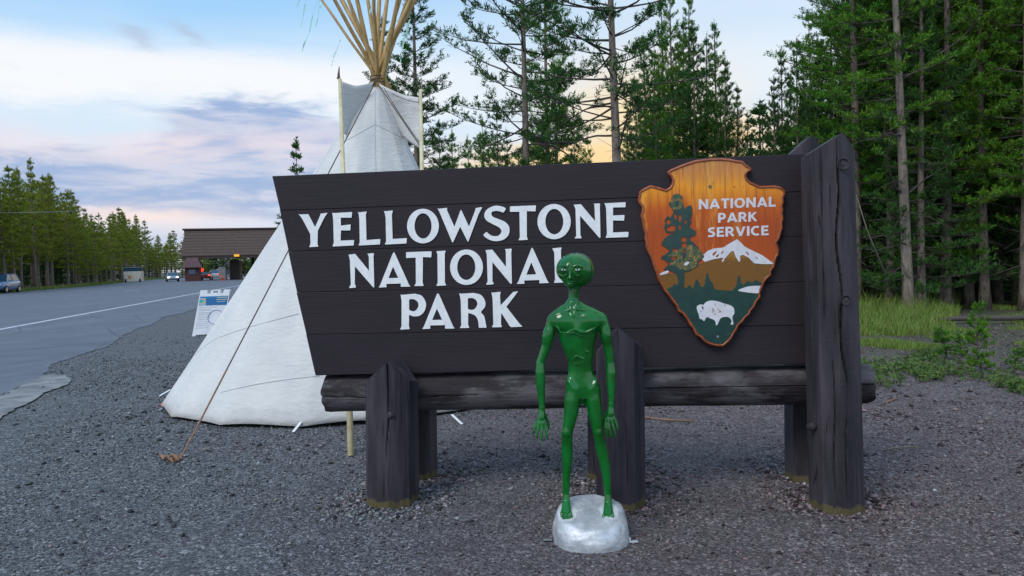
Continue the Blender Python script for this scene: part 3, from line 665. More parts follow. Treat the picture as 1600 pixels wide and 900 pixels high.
text_line("PARK", Z4(742, 0)[0], Z4(1084, 0)[0], Z4(0, 608)[1], Z4(0, 596)[1], 15.2)
text_line("SERVICE", Z4(650, 0)[0], Z4(1186, 0)[0], Z4(0, 735)[1], Z4(0, 717)[1], 15.2)
def disc(name, x, z, y, r_, m, parent, dep=.006, n=14, loc=None):
    bm = bmesh.new(); bmesh.ops.create_cone(bm, segments=n, radius1=r_, radius2=r_*.85, depth=dep, cap_ends=True)
    bmesh.ops.rotate(bm, matrix=Matrix.Rotation(R(90), 3, 'X'), verts=bm.verts)
    bmesh.ops.translate(bm, vec=(x, y, z), verts=bm.verts); return bobj(name, bm, m, parent)
def disc_px(name, px, py, rpx, y, m, parent, off=0.0):
    x, z = sp(px, py, y); x2, _ = sp(px+rpx, py, y); return disc(name, x, z, y+off, x2-x, m, parent)
disc_px("screw_hole", *Z4(672, 290), 2.6, EY-.001, M_black, emb_o, .022); disc_px("screw", *Z4(672, 292), 1.5, EY-.005, M_steel, emb_o, .022)
disc_px("screw", *Z5(740, 765), 2.2, EY-.005, M_steel, emb_o, .022)
disc_px("screw_hole", *Z4(885, 290), 1.0, EY-.001, M_black, emb_o, .022)
for (a_, b_) in (((432, 120), (432, 230)), ((700, 250), (700, 275)), ((960, 285), (962, 305))):
    plate("wood_crack", [Q4([(a_[0]-2.2, a_[1]), (a_[0]+2.2, a_[1]), (b_[0]+1, b_[1]), (b_[0]-1, b_[1])])], M_black, EY-.0006, .0006)

# posts --------------------------------------------------------------
def post(pxl_b, pxr_b, pyb, pxl_t, pxr_t, pye_l, pye_r, pxa, pya, yc, ry, seed, cracks=(), y_face=None, zb=-.05):
    """hewn round post: base and top edges from pixels on its front face plane"""
    yf = yc - ry*.55
    xl, zlb = sp(pxl_b, pyb, yf); xr, _ = sp(pxr_b, pyb, yf)
    tl, ztl = sp(pxl_t, pye_l, yf); tr, ztr = sp(pxr_t, pye_r, yf); xa, za = sp(pxa, pya, yf)
    cb, rb = (xl+xr)/2, (xr-xl)/2; ct, rt_ = (tl+tr)/2, (tr-tl)/2
    rr = random.Random(seed); NS, NR = 160, 80
    fac = [rr.uniform(.965, 1.03) for _ in range(14)]
    bm = bmesh.new(); rows = []
    ca = [(2*math.pi*k/NS) for k in range(NS)]
    def rad(a_, z):
        f_ = (a_/(2*math.pi)*14); i = int(f_) % 14; t_ = f_-int(f_); q = fac[i]*(1-t_)+fac[(i+1) % 14]*t_
        # flattened facets (superellipse-like hewing)
        k = 7; loc_ = ((a_+.2+seed*.37+(.15 if seed == 3 else 0)) % (2*math.pi/k)) - math.pi/k; hew = .93*(math.cos(math.pi/k)/math.cos(loc_))*1.06
        nz = noise.noise(Vector((math.cos(a_)*1.3+seed, math.sin(a_)*1.3, z*1.1)))*.018 + noise.noise(Vector((math.cos(a_)*6+seed, math.sin(a_)*6, z*3)))*.004
        r_ = q*hew*(1+nz)
        for (ang, z0, z1, dep, wob) in cracks:
            if z0 < z < z1:
                aa = ang + wob*noise.noise(Vector((z*2.2, seed, 3)))
                da = abs((a_-aa+math.pi) % (2*math.pi)-math.pi)
                e = min(1, (z-z0)*9, (z1-z)*9)
                if da < .042: r_ -= dep*e*(1-da/.042)
        return r_
    ztop_min = min(ztl, ztr)
    for j in range(NR+1):
        t_ = j/NR; row = []
        for a_ in ca:
            sx_, sy_ = math.cos(a_), math.sin(a_)
            z = zb+(ztop_min-.02-zb)*t_
            zz = max(z, 0)/ztop_min
            cx_ = cb+(ct-cb)*zz; rx_ = rb+(rt_-rb)*zz; q = rad(a_, z)
            x = cx_+rx_*q*1.045*sx_; y = yc+ry*q*sy_
            row.append(bm.verts.new((x, y, z)))
        rows.append(row)
    # top ring follows the gable, then apex ridge
    def ztop(x): return za-(za-ztl)*max(0, xa-x)/max(.01, xa-tl) if x < xa else za-(za-ztr)*(x-xa)/max(.01, tr-xa)
    row = []
    for v in rows[-1]:
        row.append(bm.verts.new((v.co.x, v.co.y, ztop(v.co.x))))
    rows.append(row)
    for ra_, rb_ in zip(rows[:-1], rows[1:]):
        for k in range(NS): bm.faces.new((ra_[k], ra_[(k+1) % NS], rb_[(k+1) % NS], rb_[k]))
    # cap: strips across in y (ring is symmetric in index: k and -k share x)
    top = rows[-1]
    for k in range(0, NS//2):
        a1, a2 = top[k % NS], top[(k+1) % NS]; b1, b2 = top[(-k) % NS], top[(-k-1) % NS]
        vs = []
        for v in (a1, a2, b2, b1):
            if v not in vs: vs.append(v)
        if len(vs) > 2:
            try: bm.faces.new(vs)
            except ValueError: pass
    return bobj("post", bm, M_post, sign, True)
def shade(o, ang=35):
    me = o.data; bm = bmesh.new(); bm.from_mesh(me)
    for e in bm.edges:
        if len(e.link_faces) == 2: e.smooth = e.calc_face_angle(0) < R(ang)
    bm.to_mesh(me); bm.free()
YF = -.205
p1 = post(566, 648, 806, 564, 645, 603, 603, 608, 565, YF, .165, 1, cracks=((-1.45, .25, 1.0, .12, .25), (-1.62, 0, .6, .05, .1)))
p2 = post(930, 1008, 806, 929, 1005, 556, 545, 966, 513, YF, .165, 2, cracks=((-1.25, .1, .7, .06, .1),))
p3 = post(1273, 1358, 806, 1260, 1341, 243, 240, 1313, 209, YF, .175, 3, cracks=((-1.50, .72, 2.08, .26, .30), (-2.15, 1.1, 2.1, .08, .08), (-1.45, .02, .62, .10, .1), (-1.90, .1, 1.0, .08, .1)))
YBK = .42
p4 = post(641, 679, 755, 640, 677, 600, 600, 660, 560, YBK, .15, 4)
p5 = post(919, 985, 757, 918, 984, 590, 590, 950, 560, YBK, .15, 5)
p6 = post(1232, 1300, 748, 1229, 1292, 246, 240, 1265, 213, YBK, .15, 6)
for p in (p1, p2, p3, p4, p5, p6): shade(p)
# beam
def beam():
    xl, zl = sp(503, 618, .0); xr, zr = sp(1368, 603, .0)
    _, zt = sp(503, 588, .0); _, zb = sp(503, 648, 0); rl = (zt-zb)/2; _, zt = sp(1368, 571, .0); _, zb = sp(1368, 634, 0); rr_ = (zt-zb)/2
    NS, NR = 140, 120; bm = bmesh.new(); rows = []
    for j in range(NR+1):
        t_ = j/NR; row = []
        e = 0
        for k in range(NS):
            a_ = 2*math.pi*k/NS
            q = 1+.045*noise.noise(Vector((math.cos(a_)*1.2, math.sin(a_)*1.2, t_*7)))+.012*noise.noise(Vector((math.cos(a_)*7, math.sin(a_)*7, t_*24)))
            for (ang, t0, t1, dep) in ((math.pi+.05+.25*noise.noise(Vector((t_*3, 0, 0))), -.1, .30, .13), (math.pi-.1, .55, 1.1, .12)):
                if t0 < t_ < t1:
                    da = abs((a_-ang+math.pi) % (2*math.pi)-math.pi)
                    if da < .032: q -= dep*(1-da/.032)
            r_ = (rl+(rr_-rl)*t_)*q
            xx = xl+(xr-xl)*t_ + (.02*noise.noise(Vector((math.cos(a_)*2, math.sin(a_)*2, 5))) if j in (0, NR) else 0)
            # slight bevel at the ends
            if j in (0, NR): r_ *= .965
            row.append(bm.verts.new((xx, .11+r_*math.cos(a_)*.98, zl+(zr-zl)*t_+r_*math.sin(a_))))
        rows.append(row)
    for ra_, rb_ in zip(rows[:-1], rows[1:]):
        for k in range(NS): bm.faces.new((ra_[k], ra_[(k+1) % NS], rb_[(k+1) % NS], rb_[k]))
    bm.faces.new(rows[0][::-1]); bm.faces.new(rows[-1])
    o = bobj("beam", bm, M_beam, sign, True); shade(o, 40); return o
beam()
# countersunk bolts on the tall post, a knot on the left one
def recess(px, py, rpx, parent):
    yf = YF-.165
    x, z = sp(px, py, yf); x2, _ = sp(px+rpx, py, yf); r_ = x2-x
    bm = bmesh.new(); pr = [(1.12, .004), (1.10, -.006), (1.0, -.007), (.92, .002), (.88, .004), (.3, .004), (.28, -.001), (0.001, -.002)]
    rg = []
    for (q, yy) in pr: rg.append([bm.verts.new((x+r_*q*math.cos(2*math.pi*k/20), yf+yy, z+r_*q*math.sin(2*math.pi*k/20))) for k in range(20)])
    for a_, b_ in zip(rg[:-1], rg[1:]):
        for k in range(20): bm.faces.new((a_[k], a_[(k+1) % 20], b_[(k+1) % 20], b_[k]))
    bobj("bolt_recess", bm, M_post, parent)
recess(1317, 256, 9, p3); recess(1321, 469, 7.5, p3)
def knot(px, py, r_, parent, y):
    x, z = sp(px, py, y); bm = bmesh.new(); bmesh.ops.create_icosphere(bm, subdivisions=3, radius=1)
    for v in bm.verts:
        n_ = 1+.3*noise.noise(v.co*2.5); v.co = Vector((x+v.co.x*r_*n_, y+.020+v.co.y*r_*.45, z+v.co.z*r_*.8*n_))
    bobj("knot", bm, M_post, parent, True)
knot(607, 650, .030, p1, YF-.165); knot(603, 640, .02, p1, YF-.163); knot(1270, 668, .03, p3, YF-.09)

# ------------------------------------------------------------------ green alien statue
import openvdb
AYD = 4.29
def AP(px, py, dy=0.0):
    p = at(px, py, AYD+dy); return np.array([p.x, p.y-AYD, p.z])
PXM = AYD/F
class SDF:
    def __init__(s, lo, hi, h):
        s.lo = np.array(lo); s.h = h; n = np.ceil((np.array(hi)-s.lo)/h).astype(int); s.n = n
        s.g = np.full(n, .08, np.float32)
        s.ax = [s.lo[i]+h*np.arange(n[i]) for i in range(3)]
    def win(s, lo, hi):
        a = np.clip(((np.array(lo)-s.lo)/s.h).astype(int), 0, s.n); b = np.clip(((np.array(hi)-s.lo)/s.h).astype(int)+1, 0, s.n)
        sl_ = tuple(slice(a[i], b[i]) for i in range(3))
        return sl_, np.meshgrid(*[s.ax[i][sl_[i]] for i in range(3)], indexing='ij')
    def un(s, sl_, d, k, sub=False):
        g = s.g[sl_]
        if sub:
            h = np.clip(.5-.5*(g+d)/k, 0, 1); s.g[sl_] = g*(1-h)+(-d)*h+k*h*(1-h)
        else:
            h = np.clip(.5+.5*(g-d)/k, 0, 1); s.g[sl_] = g*(1-h)+d*h-k*h*(1-h)
    def cap(s, a, b, ra, rb, k=.006, fy=1.0, sub=False):
        a, b = np.array(a), np.array(b); m = max(ra, rb)*max(1, fy)+k+.02
        sl_, (X, Y, Z) = s.win(np.minimum(a, b)-m, np.maximum(a, b)+m)
        ab = b-a; L = (ab**2).sum()+1e-9
        t = np.clip(((X-a[0])*ab[0]+(Y-a[1])*ab[1]+(Z-a[2])*ab[2])/L, 0, 1)
        d = np.sqrt((X-a[0]-t*ab[0])**2+((Y-a[1]-t*ab[1])/fy)**2+(Z-a[2]-t*ab[2])**2)-(ra+(rb-ra)*t)
        s.un(sl_, d, k, sub)
    def path(s, P, r_, k=.006, fy=1.0, sub=False):
        P = [np.array(p) for p in P]; m = max(r_)*max(1, fy)+k+.02
        sl_, (X, Y, Z) = s.win(np.min(P, 0)-m, np.max(P, 0)+m); D = None
        for i in range(len(P)-1):
            a, b = P[i], P[i+1]; ab = b-a; L = (ab**2).sum()+1e-9
            t = np.clip(((X-a[0])*ab[0]+(Y-a[1])*ab[1]+(Z-a[2])*ab[2])/L, 0, 1)
            d = np.sqrt((X-a[0]-t*ab[0])**2+((Y-a[1]-t*ab[1])/fy)**2+(Z-a[2]-t*ab[2])**2)-(r_[i]+(r_[i+1]-r_[i])*t)
            D = d if D is None else np.minimum(D, d)
        s.un(sl_, D, k, sub)
    def ell(s, c, r_, k=.008, rot=None, sub=False):
        c, r_ = np.array(c), np.array(r_); m = r_.max()+k+.02
        sl_, (X, Y, Z) = s.win(c-m, c+m)
        P = np.stack([X-c[0], Y-c[1], Z-c[2]], -1)
        if rot is not None: P = P @ np.array(rot.to_matrix())       # world -> local
        k0 = np.sqrt(((P/r_)**2).sum(-1)); k1 = np.sqrt(((P/r_**2)**2).sum(-1))+1e-9
        s.un(sl_, k0*(k0-1)/k1, k, sub)
    def loft(s, st, k=.01):
        """st: rows (z, cx, cy, rx, ry)"""
        st = np.array(sorted(st)); lo = [(st[:, 1]-st[:, 3]).min()-.04, (st[:, 2]-st[:, 4]).min()-.04, st[0, 0]-.02]; hi = [(st[:, 1]+st[:, 3]).max()+.04, (st[:, 2]+st[:, 4]).max()+.04, st[-1, 0]+.02]
        sl_, (X, Y, Z) = s.win(lo, hi); z = s.ax[2][sl_[2]]
        v = [np.interp(z, st[:, 0], st[:, i]) for i in range(1, 5)]
        q = np.ones(7)/7; v = [np.convolve(np.pad(a, 3, 'edge'), q, 'valid') for a in v]
        k0 = np.sqrt(((X-v[0])/v[2])**2+((Y-v[1])/v[3])**2)
        k1 = np.sqrt(((X-v[0])/v[2]**2)**2+((Y-v[1])/v[3]**2)**2)+1e-6
        d = k0*(k0-1)/k1; d = np.maximum(d, np.maximum(st[0, 0]-Z, Z-st[-1, 0]))
        s.un(sl_, d, k)
lo = AP(826, 822); hi = AP(972, 388)
S = SDF((lo[0], -.16, .09), (hi[0], .14, hi[2]), .0030)
def row(py, xl, xr, ry, cy=0.0):
    a, b = AP(xl, py), AP(xr, py); return (a[2], (a[0]+b[0])/2, cy, (b[0]-a[0])/2, ry)
S.loft([row(471, 887, 907, .028, .012), row(477, 879, 916, .034, .010), row(483, 868, 929, .042, .006), row(490, 862, 940, .048, .004), row(499, 861, 943, .053, .002), row(510, 866, 939, .056, .0), row(520, 871, 934, .056, .0), row(530, 874, 932, .053, .002), row(542, 879, 929, .048, .004), row(556, 884, 928, .045, .006), row(568, 888, 926, .043, .008), row(580, 888, 927, .043, .009), row(592, 886, 931, .045, .009), row(603, 885, 935, .047, .009), row(613, 885, 938, .047, .01), row(622, 893, 932, .040, .01)], .012)
# neck and throat cords
S.path([AP(897, 440, .012), AP(897, 455, .008), AP(896, 466, .006), AP(895, 478, .004)], [.034, .031, .029, .037], .012)
S.path([AP(890, 474, -.028), AP(893, 486, -.042), AP(894, 494, -.048)], [.003, .003, .002], .012)
S.path([AP(902, 474, -.026), AP(899, 486, -.042), AP(897, 494, -.048)], [.003, .003, .002], .012)
for (a_, b_) in (((898, 482), (930, 487)), ((891, 483), (868, 492))): S.path([AP(*a_, -.036), AP(*b_, -.038)], [.004, .005], .014)
# shoulders and chest
S.ell(AP(864, 501, .002), (.026, .032, .040), .022); S.ell(AP(940, 501, .002), (.026, .032, .042), .022)
S.ell(AP(881, 503, -.034), (.060, .027, .048), .014); S.ell(AP(921, 502, -.034), (.064, .027, .048), .014)
S.path([AP(896, 490, -.064), AP(898, 512, -.066)], [.003, .004], .006, 1, True)
S.path([AP(869, 510, -.050), AP(876, 519, -.058), AP(885, 520, -.062), AP(893, 516, -.064), AP(899, 515, -.064), AP(906, 519, -.062), AP(916, 520, -.058), AP(928, 514, -.052), AP(936, 508, -.042)], [.003, .004, .004, .004, .004, .004, .004, .004, .003], .008)
S.path([AP(878, 525, -.056), AP(888, 521, -.062), AP(897, 519, -.064), AP(906, 524, -.061), AP(918, 525, -.056)], [.002, .0035, .0035, .0035, .002], .004)
# ribs
for i, (yy, w) in enumerate(((536, 23), (546, 18))):
    for s_ in (-1, 1): S.path([AP(901+s_*8, yy-1, -.056), AP(901+s_*w*.75, yy+2, -.050), AP(901+s_*w, yy+5, -.034)], [.0010, .0022, .001], .008)
# belly folds, navel
S.path([AP(889, 566, -.036), AP(895, 560, -.044), AP(901, 556, -.047), AP(906, 559, -.044), AP(912, 561, -.040)], [.002, .004, .005, .004, .002], .006)
S.path([AP(893, 562, -.044), AP(903, 563, -.047), AP(913, 562, -.042)], [.002, .004, .002], .004, 1, True)
S.path([AP(892, 566, -.042), AP(903, 568, -.045), AP(914, 565, -.041)], [.002, .004, .002], .005)
# pelvis: hip bones, groin lines
for s_, x in ((-1, 891), (1, 929)): S.ell(AP(x, 600, -.012), (.012, .026, .030), .022, Matrix.Rotation(s_*R(20), 3, 'Y').to_quaternion())
S.path([AP(889, 592, -.046), AP(896, 604, -.048), AP(903, 616, -.048)], [.002, .004, .003], .005, 1, True)
S.path([AP(929, 590, -.046), AP(921, 604, -.048), AP(915, 616, -.048)], [.002, .004, .003], .005, 1, True)
S.path([AP(902, 604, -.050), AP(914, 604, -.050)], [.003, .003], .004)
# legs
S.path([AP(896, 608, .004), AP(894, 625, .0), AP(892, 645, -.004), AP(889, 662, -.008), AP(886, 676, -.010), AP(886, 692, .004), AP(886, 706, .008), AP(886, 724, .006), AP(885, 745, .004), AP(884.5, 772, .004), AP(885, 784, -.004), AP(884.6, 801, -.048)], [.042, .043, .040, .034, .030, .030, .031, .027, .021, .0185, .022, .029], .014)
S.ell(AP(885.5, 676, -.024), (.017, .017, .022), .014)
S.path([AP(926, 608, .004), AP(927, 625, .0), AP(930, 645, -.004), AP(933, 662, -.008), AP(935, 676, -.010), AP(938, 692, .004), AP(941, 706, .008), AP(945, 724, .006), AP(948, 745, .004), AP(950, 772, .004), AP(950, 786, -.004), AP(950.4, 803, -.048)], [.042, .043, .040, .034, .030, .030, .031, .028, .022, .0185, .022, .029], .014)
S.ell(AP(934.5, 676, -.024), (.017, .017, .022), .014)
S.ell(AP(911, 622, .03), (.050, .030, .045), .02)   # seat
# feet
for fx, fy0, s_ in ((885, 776, -1), (950, 778, 1)):
    S.ell(AP(fx, fy0+19, .014), (.021, .030, .024), .014)
    S.ell(AP(fx+.4*s_, fy0+27, -.058), (.033, .036, .016), .010)
    for j, (dx, tl) in enumerate(((-7.2, 31), (-3.6, 34.5), (0.2, 36), (3.8, 35), (7.2, 31))):
        if s_ > 0: dx = -dx
        S.path([AP(fx+dx*.8, fy0+28, -.062), AP(fx+dx*.95, fy0+tl-4, -.085), AP(fx+dx, fy0+tl, -.093)], [.0095, .009, .007], .0035)
# arms
S.path([AP(863, 500), AP(860, 515), AP(857, 530), AP(851, 548), AP(844.5, 566), AP(844, 582, -.004), AP(844.5, 600, -.008), AP(846, 620, -.014), AP(847, 636, -.018)], [.029, .030, .028, .025, .0225, .0268, .025, .0195, .0150], .012)
S.ell(AP(856, 524, -.006), (.029, .032, .055), .014, Matrix.Rotation(R(14), 3, 'Y').to_quaternion())
S.ell(AP(844, 568, .008), (.018, .020, .018), .014)
S.path([AP(941.5, 500), AP(945, 515), AP(947.5, 530), AP(951, 548), AP(953.8, 567), AP(955, 582, -.004), AP(955, 598, -.008), AP(955, 616, -.014), AP(955, 631, -.018)], [.029, .030, .027, .024, .0225, .0268, .025, .0195, .0150], .012)
S.ell(AP(947, 524, -.006), (.027, .031, .055), .014, Matrix.Rotation(R(-8), 3, 'Y').to_quaternion())
S.ell(AP(954, 571, .008), (.018, .020, .018), .014)
# hands
def hand(w, palm, fingers, thumb):
    w = AP(*w, -.018); pc = AP(*palm, -.024)
    S.path([w, pc], [.016, .019], .010, .8)
    for f in fingers:
        pts_ = [AP(*p) for p in f[0]]; S.path([pc*.25+pts_[0]*.75]+pts_, [.0105]+f[1], .0045)
        S.path([w*.6+pts_[0]*.4+np.array([0, -.008, 0]), pts_[0]+np.array([0, -.006, 0])], [.003, .0045], .005)
    pts_ = [AP(*p) for p in thumb]; S.path([w*.7+pc*.3]+pts_, [.011, .0095, .0085, .0065], .005)
FR = [.0092, .0078, .0068, .0052]
hand((847, 637), (846, 652), [([(838.5, 661, -.030), (835.5, 669, -.038), (833.5, 674, -.042), (833, 678, -.040)], FR), ([(842, 664, -.034), (840, 674, -.044), (839, 681, -.048), (839, 685, -.046)], FR), ([(846.5, 665, -.034), (846.5, 675, -.046), (846.5, 684, -.050), (846.8, 689, -.048)], FR), ([(851, 663, -.030), (853.5, 673, -.040), (855, 681, -.044), (855.5, 687, -.042)], FR)], [(852, 650, -.005), (856.5, 660, .0), (857.5, 669, .0)])
hand((955, 632), (954.5, 646), [([(947, 657, -.030), (946.5, 666, -.038), (948.5, 676, -.042), (950, 682, -.040)], FR), ([(951.5, 659, -.034), (952, 669, -.044), (954.5, 679, -.047), (956.5, 685, -.045)], FR), ([(956.5, 659, -.034), (958.5, 668, -.044), (961, 678, -.047), (962, 683, -.045)], FR), ([(961, 656, -.028), (963.5, 663, -.036), (965, 669, -.040), (965.5, 673, -.038)], FR)], [(948.5, 645, -.004), (944.5, 655, .0), (944, 664, .004)])
# head
S.ell(AP(899.5, 420, .012), (.0985, .098, .086), .02); S.ell(AP(908, 429, .012), (.062, .080, .062), .03)
S.ell(AP(892.5, 421, -.012), (.080, .085, .070), .02)
S.ell(AP(890.5, 436, -.030), (.040, .052, .042), .014)          # jaw
S.ell(AP(890, 446, -.054), (.019, .018, .012), .010)            # chin
for x, s_ in ((880, -1), (902, 1)):
    S.ell(AP(x, 421.8, -.104), (.0225, .018, .0150), .006, sub=True)   # eye socket
    S.path([AP(x-8*1, 417.5+(1.5 if s_ < 0 else .5), -.088), AP(x-1, 414.8, -.095), AP(x+8, 418.0-(0 if s_ < 0 else 1), -.086)], [.004, .006, .004], .006)
    S.path([AP(x-7.5, 428.5, -.080), AP(x, 431.5, -.086), AP(x+7, 428.5, -.080)], [.003, .0055, .003], .006)
    S.ell(AP(x, 421.8, -.088), (.0175, .014, .0095), .003)         # eyelids
S.path([AP(890.5, 414, -.092), AP(890.8, 424, -.094), AP(890.5, 432, -.098), AP(890.3, 434.5, -.100)], [.004, .004, .007, .009], .006)
for dx in (-3.2, 3.2): S.ell(AP(890.3+dx, 435, -.092), (.0062, .008, .0055), .004)
for dx in (-2.2, 2.2): S.ell(AP(890.3+dx, 436.2, -.103), (.0026, .004, .0022), .002, sub=True)
S.path([AP(885, 441, -.082), AP(890.5, 440.2, -.090), AP(896, 441, -.081)], [.003, .0048, .003], .004)
S.path([AP(886, 443.2, -.080), AP(890.5, 443.8, -.088), AP(895, 443.2, -.079)], [.003, .0050, .003], .004)
S.path([AP(884.5, 442, -.084), AP(890.5, 442.0, -.094), AP(896.5, 442, -.083)], [.0012, .0018, .0012], .002, sub=True)
for x in (888.5, 892.8): S.path([AP(x, 409, -.098), AP(x+(.3 if x > 890 else -.3), 416, -.096)], [.0015, .0025], .004)
for p0, p1 in (((905, 402), (922, 413)), ((910, 412), (922, 424))): S.path([AP(*p0, -.072), AP(*p1, -.046)], [.002, .0035], .007)
g = openvdb.FloatGrid(); g.background = .08
g.copyFromArray(np.ascontiguousarray(S.g))
P_, T_, Q_ = g.convertToPolygons(isovalue=0.0, adaptivity=0.0)
P_ = P_*S.h + S.lo
alien = thing("alien_statue", "glossy green alien statue standing on a silver painted rock base in front of the sign", "statue", (float(AP(922, 800)[0]), AYD, 0))
OX = alien.location.x
P_[:, 0] -= OX
me = bpy.data.meshes.new("body"); fl = [tuple(int(i) for i in q) for q in Q_] + [tuple(int(i) for i in q) for q in T_]
me.from_pydata(P_.tolist(), [], fl); me.update()
bm = bmesh.new(); bm.from_mesh(me); bmesh.ops.remove_doubles(bm, verts=bm.verts, dist=1e-5); bmesh.ops.recalc_face_normals(bm, faces=bm.faces)
for _ in range(3): bmesh.ops.smooth_vert(bm, verts=bm.verts, factor=.4, use_axis_x=True, use_axis_y=True, use_axis_z=True)
bm.to_mesh(me); bm.free()
def green(t, b):
    o = objc(t); n = t.noise(o, 7, 4, .6); n2 = t.noise(o, 60, 3, .6)
    base = t.mix(t.sm(n, .35, .65), (.0, .092, .005), (.0, .150, .018))
    base = t.mix(t.m('MULTIPLY', t.sm(n2, .6, .75), .25), base, (.0, .22, .05))
    t.put(b.inputs['Base Color'], base); t.put(b.inputs['Roughness'], t.m('ADD', .10, t.m('MULTIPLY', n, .14))); bump(t, b, n2, .08, .002)
M_green = mat("glossy_green_paint", rough=.27, build=green, coat=.35)
link("body", me, M_green, alien, True)
M_eye = mat("eye_white", (.62, .72, .68), .25, coat=.3); M_pup = mat("pupil_black", (.01, .01, .012), .15)
for x, s_ in ((880.2, -1), (902.2, 1)):
    c = AP(x, 421.8, -.0865); c[0] -= OX
    a = math.pi
    bm = bmesh.new(); n = 18; ring = []
    w, hh = .0155, .0060
    pts2 = []
    for k in range(n):
        t_ = 2*math.pi*k/n; xx = math.cos(t_); zz = math.sin(t_)*(1-abs(xx)**2.2*.75)
        pts2.append((xx*w, zz*hh + s_*xx*.0022))
    cen = bm.verts.new((c[0], c[1]-.0185, c[2]))
    def fy(x, z): return -.0185+.012*((x/w)**2)+.006*((z/hh)**2)
    for q in (1.0, .5):
        ring.append([bm.verts.new((c[0]+x_2*q, c[1]+fy(x_2*q, z_2*q), c[2]+z_2*q)) for x_2, z_2 in pts2])
    for k in range(n):
        bm.faces.new((ring[0][k], ring[0][(k+1) % n], ring[1][(k+1) % n], ring[1][k])); bm.faces.new((ring[1][k], ring[1][(k+1) % n], cen))
    back = [bm.verts.new((v.co.x, c[1]+.004, v.co.z)) for v in ring[0]]
    for k in range(n): bm.faces.new((back[k], back[(k+1) % n], ring[0][(k+1) % n], ring[0][k]))
    e = bobj("eye", bm, M_eye, alien, True)
    bm = bmesh.new(); bmesh.ops.create_icosphere(bm, subdivisions=2, radius=1)
    for v in bm.verts: v.co = Vector((c[0]-.001+v.co.x*.0046, c[1]-.0180+v.co.y*.0020, c[2]+.0022+v.co.z*.0046))
    bobj("pupil", bm, M_pup, e, True)
# rock base: lofted rings with a flat sloping top
def base_m(t, b):
    o = objc(t); n = t.noise(o, 9, 6, .65); n2 = t.noise(o, 45, 5, .7)
    base = t.mix(t.sm(n, .3, .7), (.44, .47, .50), (.70, .72, .74))
    base = t.mix(t.m('MULTIPLY', t.sm(n2, .5, .75), .5), base, (.27, .31, .33))
    s_ = t.node('ShaderNodeSeparateXYZ'); t.put(s_.inputs[0], o)
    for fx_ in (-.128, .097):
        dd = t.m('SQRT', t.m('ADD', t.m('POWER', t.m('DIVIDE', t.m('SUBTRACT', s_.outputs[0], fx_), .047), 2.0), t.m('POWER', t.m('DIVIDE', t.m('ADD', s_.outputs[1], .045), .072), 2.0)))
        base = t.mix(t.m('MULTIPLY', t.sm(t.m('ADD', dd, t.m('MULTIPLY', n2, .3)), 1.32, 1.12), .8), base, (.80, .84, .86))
    t.put(b.inputs['Base Color'], base); b.inputs['Metallic'].default_value = .5
    t.put(b.inputs['Roughness'], t.m('ADD', .38, t.m('MULTIPLY', n2, .25))); h = t.m('ADD', n, t.m('MULTIPLY', n2, .6)); bump(t, b, h, .6, .008)
M_base = mat("silver_painted_concrete", rough=.5, build=base_m)
bm = bmesh.new(); NS = 72; rings = []
def base_pt(a_, t_):
    # t 0..1 up the side, 1..2 across the top
    ca_, sa_ = math.cos(a_), math.sin(a_); ca_, sa_ = [math.copysign(abs(q)**.92, q) for q in (ca_, sa_)]      # sa<0 is towards the camera
    rx, ry = .206, .215
    wob = 1+.022*noise.noise(Vector((ca_*1.7, sa_*1.7, 2)))
    topz = lambda y: .163+.31*y-.16*max(0, abs(x)-.10)
    if t_ <= 1:
        s_ = 1-.13*t_**2.6; x, y = ca_*rx*s_*wob, sa_*ry*s_*wob
        if y > 0: y *= (1-.25*t_)
        zt = topz(y)-.009*(1 if sa_ < 0 else .5); z = zt*t_
    else:
        s0 = 1-.13; u = t_-1; s_ = s0*(1-u*u*.0-u); x, y = ca_*rx*s_*wob, sa_*ry*s_*wob
        if y > 0: y *= .75
        z = topz(y)-.009*(1 if sa_ < 0 else .5)*max(0, 1-u*9)**2
    nz = .006*noise.noise(Vector((x*14, y*14, z*14)))+.0025*noise.noise(Vector((x*50, y*50, z*50)))
    return (x*(1+nz*4), y*(1+nz*4)-.025, max(z+nz, -.01) if t_ > 0 else -.01)
ts = [i/22 for i in range(23)]+[1+i/20 for i in range(1, 20)]
for t_ in ts: rings.append([bm.verts.new(base_pt(2*math.pi*k/NS, t_)) for k in range(NS)])
for ra_, rb_ in zip(rings[:-1], rings[1:]):
    for k in range(NS): bm.faces.new((ra_[k], ra_[(k+1) % NS], rb_[(k+1) % NS], rb_[k]))
bm.faces.new(rings[-1])
o = bobj("rock_base", bm, M_base, alien, True); o['label'] = "silver painted rock shaped base"
# anchor lugs on both sides
for px, py, s_ in ((856, 846, -1), (990, 849, 1)):
    p = gnd(px, py); bm = bmesh.new()
    box(bm, (p.x-OX, p.y-AYD, .010), (.048, .026, .009), .1*s_, bev=.003); box(bm, (p.x-OX-s_*.020, p.y-AYD, .018), (.012, .022, .028), .1*s_, bev=.003)
    disc("x", 0, 0, 0, .001, None, None) if False else None
    bobj("anchor_lug", bm, M_steel if s_ < 0 else M_base, alien)

